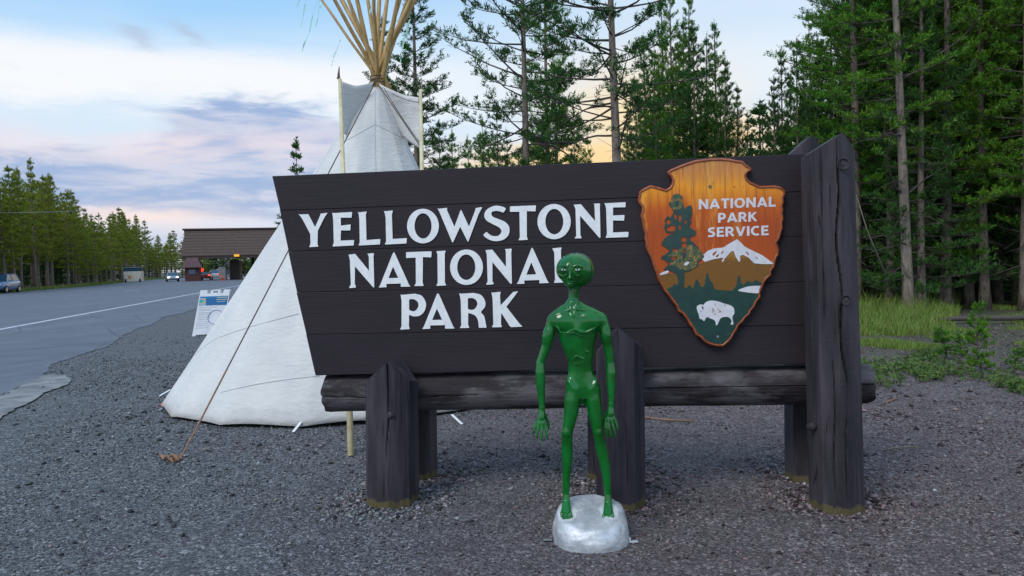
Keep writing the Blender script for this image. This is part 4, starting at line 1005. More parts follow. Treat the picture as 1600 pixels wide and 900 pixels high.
# ------------------------------------------------------------------ tipi
def canvas(t, b):
    o = objc(t)
    n = t.noise(t.scalev(o, (1, 1, .5), (0, .5, 0)), 2.4, 5, .6); f = t.noise(o, 180, 2, .5); w = t.noise(t.scalev(o, (1, 1, 3), (0, .6, 0)), 5, 4, .6, .8)
    base = t.mix(t.sm(n, .3, .7), (.60, .605, .60), (.67, .67, .655))
    sp_ = t.sm(t.noise(o, 5.5, 4, .6), .70, .76)
    base = t.mix(t.m('MULTIPLY', sp_, .25), base, (.55, .55, .52))
    zz = t.node('ShaderNodeSeparateXYZ'); t.put(zz.inputs[0], o)
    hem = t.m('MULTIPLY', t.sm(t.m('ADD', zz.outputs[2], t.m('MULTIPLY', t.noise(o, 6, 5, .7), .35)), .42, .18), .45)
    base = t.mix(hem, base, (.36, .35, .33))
    t.put(b.inputs['Base Color'], base); h = t.m('ADD', t.m('MULTIPLY', w, 1.0), t.m('MULTIPLY', f, .03)); bump(t, b, h, .32, .05)
    b.inputs['Subsurface Weight'].default_value = 0
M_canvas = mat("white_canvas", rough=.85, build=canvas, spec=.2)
M_flap = mat("flap_canvas", rough=.85, build=canvas, spec=.2)  # same canvas colours as the cover
def pole_m(t, b):
    o = geop(t); n = t.noise(t.scalev(o, (1, 1, .12)), 30, 5, .65); n2 = t.noise(o, 5, 4, .6)
    base = t.mix(t.sm(n, .35, .7), (.50, .34, .13), (.34, .20, .065)); base = t.mix(t.m('MULTIPLY', t.sm(n2, .5, .7), .5), base, (.60, .45, .22))
    t.put(b.inputs['Base Color'], base); bump(t, b, n, .3, .004)
M_pole = mat("peeled_pine_pole", rough=.55, build=pole_m)
M_polep = simple("pale_pole", (.66, .60, .38, 1), (.55, .48, .28, 1), 8, .55)
M_rope = simple("dark_rope", (.07, .055, .05, 1), (.12, .09, .07, 1), 60, .8)
M_rope2 = simple("tan_rope", (.36, .20, .12, 1), (.22, .12, .07, 1), 60, .8)
M_tie = mat("white_webbing", (.78, .80, .82), .6)
M_rib = simple("mint_ribbon", (.25, .62, .48, 1), (.40, .72, .60, 1), 10, .5)
BX, BY = at(541, 600, 9.5).x, 9.45
RB = 1.97
APX = at(588, 128, 9.35)
tipi = thing("tipi", "white canvas tipi with bare pine poles standing behind the left end of the sign", "tipi", (BX, BY, 0))
TO = Vector((BX, BY, 0))
NF = 15
def cov(a_, t_):
    """a: angle (0 = towards camera), t: 0 hem .. 1 apex"""
    u = (a_/(2*math.pi)*NF) ; f_ = u-math.floor(u); c0 = math.cos(math.pi/NF); ang = (f_-.5)*2*math.pi/NF
    pol = c0/math.cos(ang)                  # polygon: flat between the poles
    sag = -.012*math.sin(math.pi*f_)**2*math.sin(math.pi*min(1, t_*1.1))
    r_ = RB*(1-t_)*(pol*1.0+sag)+.055
    r_ *= 1+.006*noise.noise(Vector((math.cos(a_)*5, math.sin(a_)*5, t_*7)))
    zb = .022+.02*noise.noise(Vector((math.cos(a_)*4, math.sin(a_)*4, 1)))+ .022*math.sin(math.pi*f_)
    cx, cy = (APX.x-BX)*t_, (APX.y-BY)*t_
    return Vector((cx+r_*math.sin(a_), cy-r_*math.cos(a_), zb*(1-t_)+(APX.z-.02)*t_))
A0 = .0
NA, NT_ = NF*12, 60
bm = bmesh.new(); rows = []
fa = math.atan2(at(585, 200, 9).x-BX-(APX.x-BX)*.8, 1)*0
for j in range(NT_+1):
    t_ = (j/NT_)*.985; rows.append([bm.verts.new(cov(2*math.pi*k/NA, t_)) for k in range(NA)])
for ra_, rb_ in zip(rows[:-1], rows[1:]):
    for k in range(NA): bm.faces.new((ra_[k], ra_[(k+1) % NA], rb_[(k+1) % NA], rb_[k]))
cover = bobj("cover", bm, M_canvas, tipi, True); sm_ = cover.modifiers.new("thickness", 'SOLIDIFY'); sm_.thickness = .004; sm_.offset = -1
bvh = BVHTree.FromPolygons([v.co+TO for v in cover.data.vertices], [p.vertices[:] for p in cover.data.polygons])
def oncov(px, py, off=.004):
    d = ray(px, py).normalized(); h = bvh.ray_cast(CAMP, d)
    return None if h[0] is None else h[0]-d*off-TO
def seam(pts_, rad=.0022):
    L = crom(pts_, 8, False); P = [oncov(*p) for p in L]; P = [p for p in P if p is not None]
    if len(P) > 2: vs, fs = tube_data(P, rad, 4); obj("seam", vs, fs, M_seam, cover)
M_seam = mat("canvas_seam", (.50, .53, .56), .9)
seam([(287, 570), (315, 545), (343, 527), (400, 508), (467, 490)], .003)
seam([(345, 613), (387, 603), (440, 594), (500, 587)], .003)
seam([(532, 224), (560, 209), (586, 194)]); seam([(586, 194), (622, 212), (658, 233)])
seam([(586, 135), (586, 200), (587, 262), (588, 330)], .003)
seam([(520, 225), (500, 262), (470, 300)])
# poles
pr = random.Random(5)
tops = [(480, -30, .25), (500, -40, -.35), (514, -40, .35), (528, -40, -.15), (566, -50, .5), (582, -50, -.55), (594, -50, .55), (630, -50, -.4), (655, -50, .3), (664, -50, -.1), (676, -50, .45), (548, -50, .1), (612, -50, .35), (640, -50, .15)]
for i, (px, py, dd) in enumerate(tops):
    c_ = at(590+pr.uniform(-9, 9)*(1 if i not in (5,) else 0), 118+pr.uniform(-14, 14), 9.3+pr.uniform(-.06, .06))
    tp = at(px, py, 9.3+dd); dn = (c_-tp).normalized()
    w = dn*pr.uniform(.16, .34); rr_ = pr.uniform(.021, .029) if i != 0 else .016
    top = tp-dn*pr.uniform(.15, .6)
    P = [top+(c_+w-top)*k/5-TO for k in range(6)]; P = [p+Vector((pr.uniform(-.008, .008), 0, pr.uniform(-.008, .008))) for p in P]
    tube("pole", P, [rr_*.72, rr_*.8, rr_*.9, rr_, rr_*1.08, rr_*1.1], M_pole, tipi, 10)
# lashing at the crossing
lash = [at(590, 128, 9.3)+Vector((math.cos(k*.7)*.085, math.sin(k*.7)*.085, .004*k-.04))-TO for k in range(30)]
tube("lashing", lash, .007, M_rope, tipi, 5)
# smoke flaps
def flap(pA, pT, pL, pM, sagd):
    """quad patch apex, tip, lower edge"""
    A_, T_, L_, M__ = pA, pT, pL, pM; n = 14; bm = bmesh.new(); g_ = []
    for i in range(n+1):
        u = i/n; r_ = []
        top = A_.lerp(T_, u)-Vector((0, 0, sagd*math.sin(math.pi*u))); bot = M__.lerp(L_, u)
        for j in range(n+1):
            v = j/n; p = top.lerp(bot, v); p = p+Vector((0, .05*math.sin(math.pi*u)*math.sin(math.pi*v)+.010*math.sin(u*13+v*3)*(1-v), 0)); r_.append(bm.verts.new(p-TO))
        g_.append(r_)
    for i in range(n):
        for j in range(n): bm.faces.new((g_[i][j], g_[i][j+1], g_[i+1][j+1], g_[i+1][j]))
    o = bobj("smoke_flap", bm, M_flap, tipi, True); s_ = o.modifiers.new("thickness", 'SOLIDIFY'); s_.thickness = .004; return o
def oc(px, py): 
    p = oncov(px, py, .01); return (p+TO) if p is not None else at(px, py, 9.0)
flap(at(584, 127, 9.2), at(531, 126, 8.95), at(533, 208, 8.95), at(556, 215, 9.25), .05)
flap(at(592, 130, 9.2), at(657, 153, 8.95), at(656, 232, 8.9), at(630, 215, 9.25), .03)
# flap poles
fp = gnd(548, 713); tp = at(531, 124, 8.88); tube("flap_pole", [fp-TO, fp.lerp(tp, .5)+Vector((.01, 0, 0))-TO, tp-TO], [.026, .024, .019], M_polep, tipi, 10)
P = [at(531, 126, 8.88)-TO, at(529, 118, 8.88)-TO, at(530, 104, 8.88)-TO]; tube("twig", P, [.012, .016, .005], M_rope, tipi, 6)
tube("twig", [at(527, 121, 8.88)-TO, at(533, 127, 8.87)-TO], .012, M_rope, tipi, 6)
fp = gnd(667, 722); tp = at(657, 141, 8.88); tube("flap_pole", [fp-TO, fp.lerp(tp, .5)-TO, tp-TO], [.026, .024, .018], M_polep, tipi, 10)
tube("twig", [at(656, 154, 8.85)-TO, at(656.5, 163, 8.85)-TO], .017, M_rope, tipi, 6)
# guy ropes
def rope(a_, b_, r_=.006, m=None, sag=.02):
    P = [a_.lerp(b_, k/10)-Vector((0, 0, sag*4*(k/10)*(1-k/10)))-TO for k in range(11)]; return tube("guy_rope", P, r_, m or M_rope, tipi, 6)
anc = gnd(283, 715, .01); rope(at(584, 134, 9.05), anc, .0065, M_rope2 if False else M_rope, .0)
low = at(584, 134, 9.05).lerp(anc, .82); rope(low, anc, .0085, M_rope2, 0)
rope(at(594, 136, 9.05), gnd(942, 641, .01), .006)
rope(at(612, 146, 9.0), at(657, 160, 8.86), .004); rope(at(600, 138, 9.04), at(655, 222, 8.86), .0045)
tube("rope_end", [anc+Vector((0, 0, .01))-TO]+[gnd(x, y, .018)-TO for x, y in ((276, 713), (268, 717), (262, 712), (270, 722), (279, 719), (272, 711), (258, 714), (252, 712), (250, 710), (256, 717))], .010, M_rope2, tipi, 6)
tube("rope_end", [gnd(x, y, .022)-TO for x, y in ((284, 716), (279, 712), (275, 720), (270, 713), (266, 721), (262, 715), (270, 718))], .009, M_rope2, tipi, 6)
# hem ties and pegs
for (a_, b_) in (((266, 609), (249, 619)), ((272, 628), (256, 637)), ((317, 641), (296, 650)), ((372, 656), (356, 664)), ((470, 660), (458, 675)), ((706, 648), (722, 663))):
    p0, p1 = gnd(*a_, .06), gnd(*b_, .008)
    d_ = (p1-p0).normalized(); s_ = d_.cross(Vector((0, 0, 1))).normalized()*.013; u_ = Vector((0, 0, .003))
    vs = [p0-s_, p0+s_, p1+s_, p1-s_, p0-s_+u_, p0+s_+u_, p1+s_+u_, p1-s_+u_]
    obj("hem_tie", [v-TO for v in vs], [(0, 1, 2, 3), (7, 6, 5, 4), (0, 4, 5, 1), (1, 5, 6, 2), (2, 6, 7, 3), (3, 7, 4, 0)], M_tie, tipi)
M_yel = mat("yellow_peg", (.62, .42, .10), .5); M_redp = mat("red_peg", (.45, .05, .06), .5)
for (px, py, m_, r_) in ((276, 631, M_yel, .028), (255, 636, M_redp, .022)):
    p = gnd(px, py); tube("tent_peg", [p+Vector((-.035, .0, .02))-TO, p+Vector((.0, 0, .03))-TO, p+Vector((.035, .01, .02))-TO], [r_*.6, r_, r_*.7], m_, tipi, 8)
# ribbons hanging from pole ends
for L in ([(470, -14), (468, 0), (464, 9)], [(480, -20), (477, 5), (474, 24), (470, 42)], [(500, -8), (489, 22), (484, 48), (477, 64), (472, 80)], [(500, -12), (497, 26), (493, 41)], [(507, -16), (505, 2), (500, 13)], [(532, 62), (526, 78), (521, 90), (518, 103)], [(640, 32), (634, 50), (629, 68), (626, 97)], [(638, 36), (632, 60), (628, 80)], [(582, -10), (580, 10), (577, 22)], [(641, 30), (637, 44), (635, 56)]):
    Yd = 9.0+pr.uniform(-.1, .1); vs = []; 
    Lc = crom(L, 5, False)
    for i, (x, y) in enumerate(Lc):
        p = at(x, y, Yd)-TO; tw = .006*math.cos(i*.8)+.003; vs += [p+Vector((-tw, .004*math.sin(i), 0)), p+Vector((tw, -.004*math.sin(i), 0))]
    o = obj("ribbon", vs, [(2*i, 2*i+1, 2*i+3, 2*i+2) for i in range(len(Lc)-1)], M_rib, tipi); s_ = o.modifiers.new("t", 'SOLIDIFY'); s_.thickness = .002

# ------------------------------------------------------------------ foliage and trees
def leaf_mat(name, a, b_, c_):
    def f(t, b):
        r_ = t.node('ShaderNodeObjectInfo').outputs['Random']; k = attr(t, "tint"); s = t.node('ShaderNodeSeparateColor'); t.put(s.inputs[0], k)
        base = t.mix(s.outputs[0], a, b_); base = t.mix(t.m('MULTIPLY', t.m('MULTIPLY', s.outputs[1], s.outputs[1]), .6), base, c_)
        base = t.mix(t.m('MULTIPLY', r_, .35), base, c_)
        t.put(b.inputs['Base Color'], base)
        o = [n for n in t.n if n.type == 'OUTPUT_MATERIAL'][0]
        tr = t.node('ShaderNodeBsdfTranslucent'); t.put(tr.inputs[0], base); ms = t.node('ShaderNodeMixShader'); ms.inputs[0].default_value = .20
        t.l.new(b.outputs[0], ms.inputs[1]); t.l.new(tr.outputs[0], ms.inputs[2]); t.l.new(ms.outputs[0], o.inputs[0])
    return mat(name, a, .6, 0, f, .25)
M_needle = leaf_mat("pine_needles", (.018, .095, .010), (.075, .27, .020), (.18, .28, .020))
M_needle2 = leaf_mat("sunlit_yellow_green_needles", (.075, .135, .014), (.18, .27, .022), (.28, .28, .026))  # lit look of the open row put into a yellower, brighter needle colour
M_dark_n = leaf_mat("backlit_blue_green_needles", (.014, .060, .018), (.036, .130, .028), (.08, .16, .024))  # darkness of crowns seen against the sky put into the needle colour
M_herb = leaf_mat("herb_leaves", (.040, .10, .020), (.09, .19, .035), (.16, .20, .06))
M_grass = leaf_mat("grass_blades", (.06, .16, .014), (.13, .29, .028), (.33, .30, .11))
def bark_m(a, b_):
    def f(t, b):
        o = geop(t); n = t.noise(t.scalev(o, (1, 1, .25)), 14, 5, .7); n2 = t.noise(o, 3, 4, .6)
        base = t.mix(t.sm(n, .3, .7), a, b_); base = t.mix(t.m('MULTIPLY', t.sm(n2, .55, .7), .4), base, (.05, .04, .035))
        t.put(b.inputs['Base Color'], base); bump(t, b, n, .8, .03)
    return f
M_bark = mat("grey_brown_bark", (.1, .1, .1), .85, 0, bark_m((.085, .066, .052), (.25, .205, .165)))
M_barkp = mat("pale_grey_bark", (.1, .1, .1), .85, 0, bark_m((.13, .105, .085), (.30, .245, .20)))
M_twig = mat("dead_twig", (.075, .062, .055), .85)

def needles(tufts, seed, n_per, ln, wd, spread=.68):
    """tufts: rows px,py,pz,dx,dy,dz,len,shade"""
    T = np.array(tufts, float); r = np.random.default_rng(seed); N = len(T)
    p = np.repeat(T[:, :3], n_per, 0); d = np.repeat(T[:, 3:6], n_per, 0); L = np.repeat(T[:, 6], n_per); sh = np.repeat(T[:, 7], n_per)
    M = len(p); t_ = r.random(M)
    rnd = r.normal(0, 1, (M, 3)); rnd -= d*(rnd*d).sum(1, keepdims=True); rnd /= np.linalg.norm(rnd, axis=1, keepdims=True)+1e-9
    dr = d*(1-spread*.55)+rnd*spread; dr[:, 2] += .12; dr /= np.linalg.norm(dr, axis=1, keepdims=True)
    b0 = p+d*(L*t_)[:, None]; l_ = ln*r.uniform(.7, 1.25, M)
    side = np.cross(dr, r.normal(0, 1, (M, 3))); side /= np.linalg.norm(side, axis=1, keepdims=True)+1e-9
    w = wd*r.uniform(.7, 1.3, M)
    mid = b0+dr*(l_*.45)[:, None]
    V = np.stack([b0, mid+side*w[:, None]*.5, b0+dr*l_[:, None], mid-side*w[:, None]*.5], 1)
    V = V.reshape(-1, 3); Fq = (np.arange(M)*4)[:, None]+np.array([0, 1, 2, 3])
    tint = np.stack([np.clip(sh+r.normal(0, .12, M), 0, 1), np.repeat(r.random(N), n_per), np.zeros(M), np.ones(M)], 1)
    return V, Fq, np.repeat(tint, 4, 0)
def np_mesh(name, V, Fq, tint=None):
    me = bpy.data.meshes.new(name); me.vertices.add(len(V)); me.vertices.foreach_set('co', np.asarray(V, np.float32).ravel())
    k = Fq.shape[1]; me.loops.add(Fq.size); me.loops.foreach_set('vertex_index', Fq.ravel().astype(np.int32))
    me.polygons.add(len(Fq)); me.polygons.foreach_set('loop_start', (np.arange(len(Fq))*k).astype(np.int32)); me.update(calc_edges=True)
    if tint is not None:
        a_ = me.color_attributes.new('tint', 'FLOAT_COLOR', 'POINT'); a_.data.foreach_set('color', np.asarray(tint, np.float32).ravel())
    return me
def pine_proto(name, seed, Ht, base, rmax, nb, ntw, npt, ln, wd, leaf, bark, r0_=.14, shape='lodge', dead=10, droop=.15, lean=.15, long_limb=0, twig_l=.38, tl=.16):
    rr = random.Random(seed); tufts = []; tubes = []; dtubes = []
    bx, by = rr.uniform(-lean, lean), rr.uniform(-lean, lean); ph = rr.uniform(0, 6)
    def axis(h):
        u = h/Ht; return Vector((bx*u+.05*math.sin(u*5+ph), by*u+.05*math.cos(u*4+ph), h))
    def trad(h): return r0_*(1-.93*(h/Ht)**.9)+.008+(.35*r0_*max(0, 1-h/.5)**2)
    tr = tube_data([axis(Ht*i/22)+Vector((0, 0, -.05 if i == 0 else 0)) for i in range(23)], [trad(Ht*i/22) for i in range(23)], 10)
    nw = max(6, int(nb/4.6)); wh = []
    for w_ in range(nw):
        uu = (w_+.5*rr.random())/nw; cnt = rr.choice((4, 5, 5, 6)) if uu < .8 else 4
        for q in range(cnt): wh.append((base+(Ht-.15-base)*uu+rr.uniform(-.07, .07)*(4 if shape == 'open' else 1), w_*1.1+q*2*math.pi/cnt+rr.uniform(-.35, .35)))
    for b_, (h, a0_) in enumerate(wh):
        v = min(.97, max(.0, (h-base)/(Ht-base)))
        if shape == 'cone': R_ = rmax*(1-v)**.95+.06
        elif shape == 'open': R_ = rmax*(.45+.75*math.sin(math.pi*min(1, v*.9+.12)))*(1-v*.45)
        else: R_ = rmax*min(1, .55+v*1.8)*(1-v)**.85+.05
        R_ *= rr.uniform(.25 if shape == 'open' else .45, 1.25)
        a_ = a0_; up_ = (.06+.95*v**1.6)-droop*(1-v)+rr.uniform(-.10, .12)*(3 if shape == 'open' else 1)
        d = Vector((math.cos(a_), math.sin(a_), up_)).normalized(); o_ = axis(h); P = []
        for i in range(6):
            q = i/5; P.append(o_+d*R_*q+Vector((rr.uniform(-.03, .03)*q*R_, rr.uniform(-.03, .03)*q*R_, (.18*q*q-droop*.5*q)*R_)))
        rb = .008+.010*R_
        tubes.append(tube_data(P, [rb*(1-.8*i/5) for i in range(6)], 3, False))
        lo_ = .40 if shape == 'open' else .22
        clump = rr.random()
        nt_e = max(2, int(round(ntw*min(1, R_/(.6*rmax)))))
        for k in range(nt_e):
            q = lo_+(1-lo_)*(k+rr.random())/nt_e; i = min(4, int(q*5)); p = P[i].lerp(P[i+1], q*5-i)
            dd = (P[min(5, i+1)]-P[i]).normalized(); s_ = dd.cross(Vector((0, 0, 1))).normalized()*rr.choice((-1, 1))
            td = (dd*rr.uniform(.5, 1)+s_*rr.uniform(.3, 1)+Vector((0, 0, rr.uniform(-.15, .55)))).normalized()
            L = twig_l*(1.15-q*.5)*rr.uniform(.6, 1.3)*min(1.2, .22+R_*.75)
            e = p+td*L
            tubes.append(tube_data([p, e], [.006, .003], 3, False))
            for m_ in range(npt):
                w = (m_+rr.random())/npt; pp = p.lerp(e, w); sd_ = (td+Vector((rr.gauss(0, .45), rr.gauss(0, .45), rr.uniform(.1, 1.2)))).normalized()
                tufts.append((*pp, *sd_, tl*rr.uniform(.7, 1.3), .25+.5*clump+.25*rr.random()))
    # leader
    for k in range(3):
        p = axis(Ht-.05-k*.12); tufts.append((*p, rr.gauss(0, .3), rr.gauss(0, .3), .9, .2, .6))
    for b_ in range(dead):
        h = rr.uniform(max(.7, base*.25), base+(Ht-base)*.22); a_ = rr.uniform(0, 6.28); L = rr.uniform(.4, 1.0)*rmax*.8
        d = Vector((math.cos(a_), math.sin(a_), rr.uniform(-.35, .2))); o_ = axis(h)
        P = [o_+d*L*q+Vector((rr.uniform(-.06, .06), rr.uniform(-.06, .06), -.12*q*q))*L for q in (0, .25, .5, .75, 1)]
        dtubes.append(tube_data(P, [.014, .011, .009, .006, .003], 3, False))
        for _ in range(3):
            q = rr.randint(1, 3); dtubes.append(tube_data([P[q], P[q]+Vector((rr.gauss(0, .3), rr.gauss(0, .3), rr.gauss(0, .15)))*L], [.006, .002], 3, False))
    for b_ in range(long_limb):      # crooked bare limbs with needles at the end
        h = base*rr.uniform(.45, 1.25); a_ = (math.pi if b_ % 2 else 0)+rr.uniform(-.7, .7); L = rr.uniform(1.5, 2.9)
        o_ = axis(h); P = [o_]; d = Vector((math.cos(a_), math.sin(a_), rr.uniform(-.1, .4))).normalized(); c_ = rr.uniform(-.9, .9)
        for i in range(8):
            d = (d+Vector((rr.gauss(0, .20), rr.gauss(0, .20), c_*.16+rr.gauss(0, .16)))).normalized(); P.append(P[-1]+d*L/8)
        dtubes.append(tube_data(P, [.030*(1-.1*i) for i in range(9)], 5, False))
        for i in range(3, 9):
            for _ in range(2):
                e = P[i]+Vector((rr.gauss(0, .25), rr.gauss(0, .25), rr.gauss(.05, .2))); dtubes.append(tube_data([P[i], e], [.008, .003], 3, False))
                if rr.random() < .6:
                    for m_ in range(4): tufts.append((*P[i].lerp(e, rr.uniform(.5, 1)), *(e-P[i]+Vector((rr.gauss(0, .1), 0, .1))).normalized(), tl, .3))
    V, Fq, tint = needles(tufts, seed, 11 if ln < .1 else 9 if ln < .2 else 7, ln, wd)
    cm = np_mesh("crown", V, Fq, tint); cm.materials.append(leaf)
    tv, tf = merge([tr]+tubes+dtubes); tm = mesh("trunk", tv, tf); tm.materials.append(bark); tm.materials.append(M_twig)  # branches take the dark twig tone: backlit silhouette put into the colour
    nt0 = len(tr[1]); tm.polygons.foreach_set('material_index', [0 if i < nt0 else 1 for i in range(len(tm.polygons))])
    tm.polygons.foreach_set('use_smooth', [True]*len(tm.polygons))
    return dict(crown=cm, trunk=tm, H=Ht)
def plant(proto, name, label, cat, X, Y, s, rz, group, sx=1.0, part_names=('crown', 'trunk')):
    t = thing(name, label, cat, (X, Y, 0), rz, group); t.scale = (s*sx, s*sx, s)
    for k in part_names:
        o = bpy.data.objects.new(k, proto[k]); COL.objects.link(o); o.parent = t
    return t
PN = [pine_proto("a", 11, 14, 3.2, 1.9, 115, 9, 5, .095, .021, M_needle, M_bark, .13, dead=22),
      pine_proto("b", 12, 13, 1.2, 2.0, 125, 9, 5, .095, .021, M_needle, M_bark, .12, dead=16),
      pine_proto("c", 13, 12, .5, 1.9, 125, 9, 5, .095, .021, M_dark_n, M_bark, .11, dead=10, shape='cone')]
P_open = [pine_proto("d", 21, 13, 4.6, 2.4, 100, 8, 5, .11, .024, M_dark_n, M_barkp, .15, shape='open', dead=14, long_limb=5, lean=.1),
          pine_proto("e", 22, 12.5, 4.2, 2.1, 95, 8, 5, .11, .024, M_dark_n, M_barkp, .135, shape='open', dead=12, long_limb=4, lean=.1)]
P_grey = pine_proto("f", 23, 14, 5.0, 1.9, 60, 7, 5, .11, .024, M_needle, M_barkp, .135, dead=40, long_limb=4, lean=.5)
P_mid = [pine_proto("g", 31, 10, .9, 1.6, 85, 7, 4, .13, .032, M_dark_n, M_bark, .10, dead=6, shape='cone'),
         pine_proto("h", 32, 10, 1.5, 1.5, 75, 7, 4, .13, .032, M_needle, M_bark, .10, dead=6)]
P_far = [pine_proto("i", 41+i, 12, (3.0, 4.2, 2.2)[i], (2.2, 1.9, 2.5)[i], 66, 6, 3, .22, .060, M_needle2, M_bark, .16, dead=8, twig_l=.45, tl=.26, shape='lodge') for i in range(3)]
P_farc = pine_proto("j", 45, 10, .8, 1.5, 55, 5, 3, .28, .08, M_dark_n, M_bark, .12, dead=2, shape='cone', twig_l=.45, tl=.26)
P_sap = [pine_proto("k", 51+i, 1.0, .12, .30, 26, 4, 3, .055, .012, M_needle, M_twig, .012, dead=0, twig_l=.12, tl=.06, lean=.05) for i in range(2)]

tr_ = random.Random(9)
GC = "pines in the wood behind the sign"; GL = "pines in the row across the road"; GR = "pines of the dense wood on the right"
# the two tall trunks above the sign
t = plant(P_open[1], "pine_tree", "slim tall pine with pale bare trunk, left of the pair rising behind the sign", "tree", xat(822, 22), 22, 1.0, .6, GC)
t = plant(P_open[0], "pine_tree", "pine with thick pale trunk and long crooked bare limbs above the centre of the sign", "tree", xat(966, 19.5), 19.5, 1.0, 2.3, GC)
t = plant(PN[2], "pine_tree", "full dark conifer rising directly behind the tipi poles", "tree", xat(662, 27), 27, .96, 1.0, GC, 1.45)
t = plant(PN[2], "pine_tree", "dark conifer half hidden behind the upper tipi poles, left of the fuller one", "tree", xat(606, 31), 31, .93, 4.0, GC, 1.2)
t = plant(P_mid[1], "pine_tree", "bushy pine close behind the slim pale trunk above the sign", "tree", xat(868, 25), 25, .78, 3.0, GC, 1.25)
t = plant(PN[0], "pine_tree", "tall loose pine crown hanging from the top edge between the two pale trunks", "tree", xat(862, 29), 29, 1.05, 3.0, GC, .8)
t = plant(P_farc, "pine_tree", "small lone conifer beside the left slope of the tipi top", "tree", xat(472, 62), 62, 1.15, 0.0, GC, .80)
for px, Y, tp, k in ((757, 34, 185, 1), (780, 38, 165, 0), (738, 42, 215, 1), (800, 44, 205, 0), (715, 46, 205, 1), (836, 40, 205, 0), (905, 38, 190, 0), (925, 42, 215, 1), (690, 40, 190, 0)):
    z = (CY-38+.025*(CX-px)-tp)/F*Y+1.5
    plant(P_mid[k], "pine_tree", "small thin pine between the tipi and pale trunks", "tree", xat(px, Y), Y, z/10, tr_.uniform(0, 6), GC, .9)
for px, Y, tp, k in ((1000, 27, 120, 2), (1012, 29, 60, 1), (1040, 30, 5, 1), (1086, 28, 0, 1), (1030, 25, 85, 1), (1055, 27, -10, 1), (1075, 30, 35, 2), (1092, 26, 38, 2), (1122, 27, 40, 1), (1110, 31, 60, 2), (1140, 26, 92, 2), (1158, 28, 135, 2), (1174, 31, 175, 2), (1020, 33, 150, 1), (1050, 34, 110, 2), (1130, 34, 120, 1), (985, 30, 175, 2)):
    Y += tr_.uniform(-.6, .6); z = (CY-38+.025*(CX-px)-tp)/F*Y+1.5; p_ = PN[k]
    plant(p_, "pine_tree", "dense pine in the clump above the arrowhead emblem", "tree", xat(px, Y), Y, z/p_['H'], tr_.uniform(0, 6), GC, .95)
# right wood
gt = plant(P_grey, "pine_tree", "tall pine with a long grey branchy trunk just right of the tallest sign post", "tree", xat(1424, 19.5), 19.5, 1.0, 1.3, GR); gt.rotation_euler = (0, R(-3.5), 0)
for px, Y, tp, k in ((1197, 27, 160, 2), (1212, 25, 120, 2), (1228, 28, 78, 2), (1248, 25, 62, 2), (1268, 29, 25, 1), (1285, 24, 60, 2), (1303, 27, -20, 1), (1215, 33, 150, 1), (1240, 34, 120, 1), (1262, 36, 90, 2)):
    z = (CY-38+.025*(CX-px)-tp)/F*Y+1.5; p_ = PN[k]
    plant(p_, "pine_tree", "narrow pine at the left edge of the right-hand wood", "tree", xat(px, Y), Y, z/p_['H'], tr_.uniform(0, 6), GR, .9)
used = []
n_ = 0; tries = 0
while n_ < 95 and tries < 4000:
    tries += 1
    Y = 19.8+26*tr_.random()**1.3; px = tr_.uniform(1318, 1760)
    X = xat(px, Y)
    if Y < 21.5 and px < 1440: continue
    if any((X-a)**2+(Y-b)**2 < (.75 if Y < 26 else 1.1)**2 for a, b in used): continue
    used.append((X, Y)); n_ += 1
    p_ = PN[tr_.choice((0, 0, 1, 1, 2))]
    plant(p_, "pine_tree", "tall green pine inside the dense wood on the right", "tree", X, Y, tr_.uniform(.85, 1.12), tr_.uniform(0, 6), GR, tr_.uniform(.85, 1.1))
for i in range(26):
    px = tr_.uniform(1340, 1700); Y = tr_.uniform(20.5, 30)
    plant(PN[2], "young_pine", "young bushy pine growing under the taller trees on the right", "tree", xat(px, Y), Y, tr_.uniform(.16, .36), tr_.uniform(0, 6), "young pines under the wood", 1.5)
# row across the road
n_ = 0
sk = [(0, 268), (22, 262), (45, 246), (70, 262), (95, 292), (112, 292), (140, 325), (162, 340), (185, 322), (213, 332), (235, 352), (262, 362), (290, 365), (330, 372)]
def sky_y(px): return np.interp(px, [a for a, _ in sk], [b for _, b in sk])
for row_, (nn0, cnt) in enumerate(((-28.8, 52), (-32, 46), (-37, 40))):
    for i in range(cnt):
        s_ = 62*(260/62)**((i+tr_.uniform(-.3, .3))/cnt); p = along(nn0-tr_.uniform(0, 1.8)-(max(0, min(1, (s_-110)/60))*6.2), s_)
        px = CX+F*p.x/p.y
        if px > 345 or px < -160: continue
        if 196 < px < 226 and p.y < 134: continue
        tp = sky_y(px)+tr_.choice((-4, 2, 8, 18, 30, 44))*(.5+.5*min(1, 120/max(60, px+60)))+row_*4
        z = (CY-38+.025*(CX-px)-tp)/F*p.y+1.5
        p_ = P_far[tr_.choice((0, 1, 2))]
        sc_ = max(.35, z/p_['H'])
        plant(p_, "pine_tree", "yellow green pine in the row across the road", "tree", p.x, p.y, sc_, tr_.uniform(0, 6), GL, tr_.uniform(.95, 1.5)*.95/max(.75, sc_)); n_ += 1
for i in range(150):
    s_ = 64*(230/64)**((i+tr_.uniform(-.3, .3))/150); p = along(-31-tr_.uniform(0, 9)-(max(0, min(1, (s_-110)/60))*6.2), s_); px = CX+F*p.x/p.y
    if px > 300 or (190 < px < 232 and p.y < 134): continue
    plant(P_farc, "young_pine", "low dark young pine across the road", "tree", p.x, p.y, tr_.uniform(.25, .6), tr_.uniform(0, 6), "young pines across the road", 1.6)
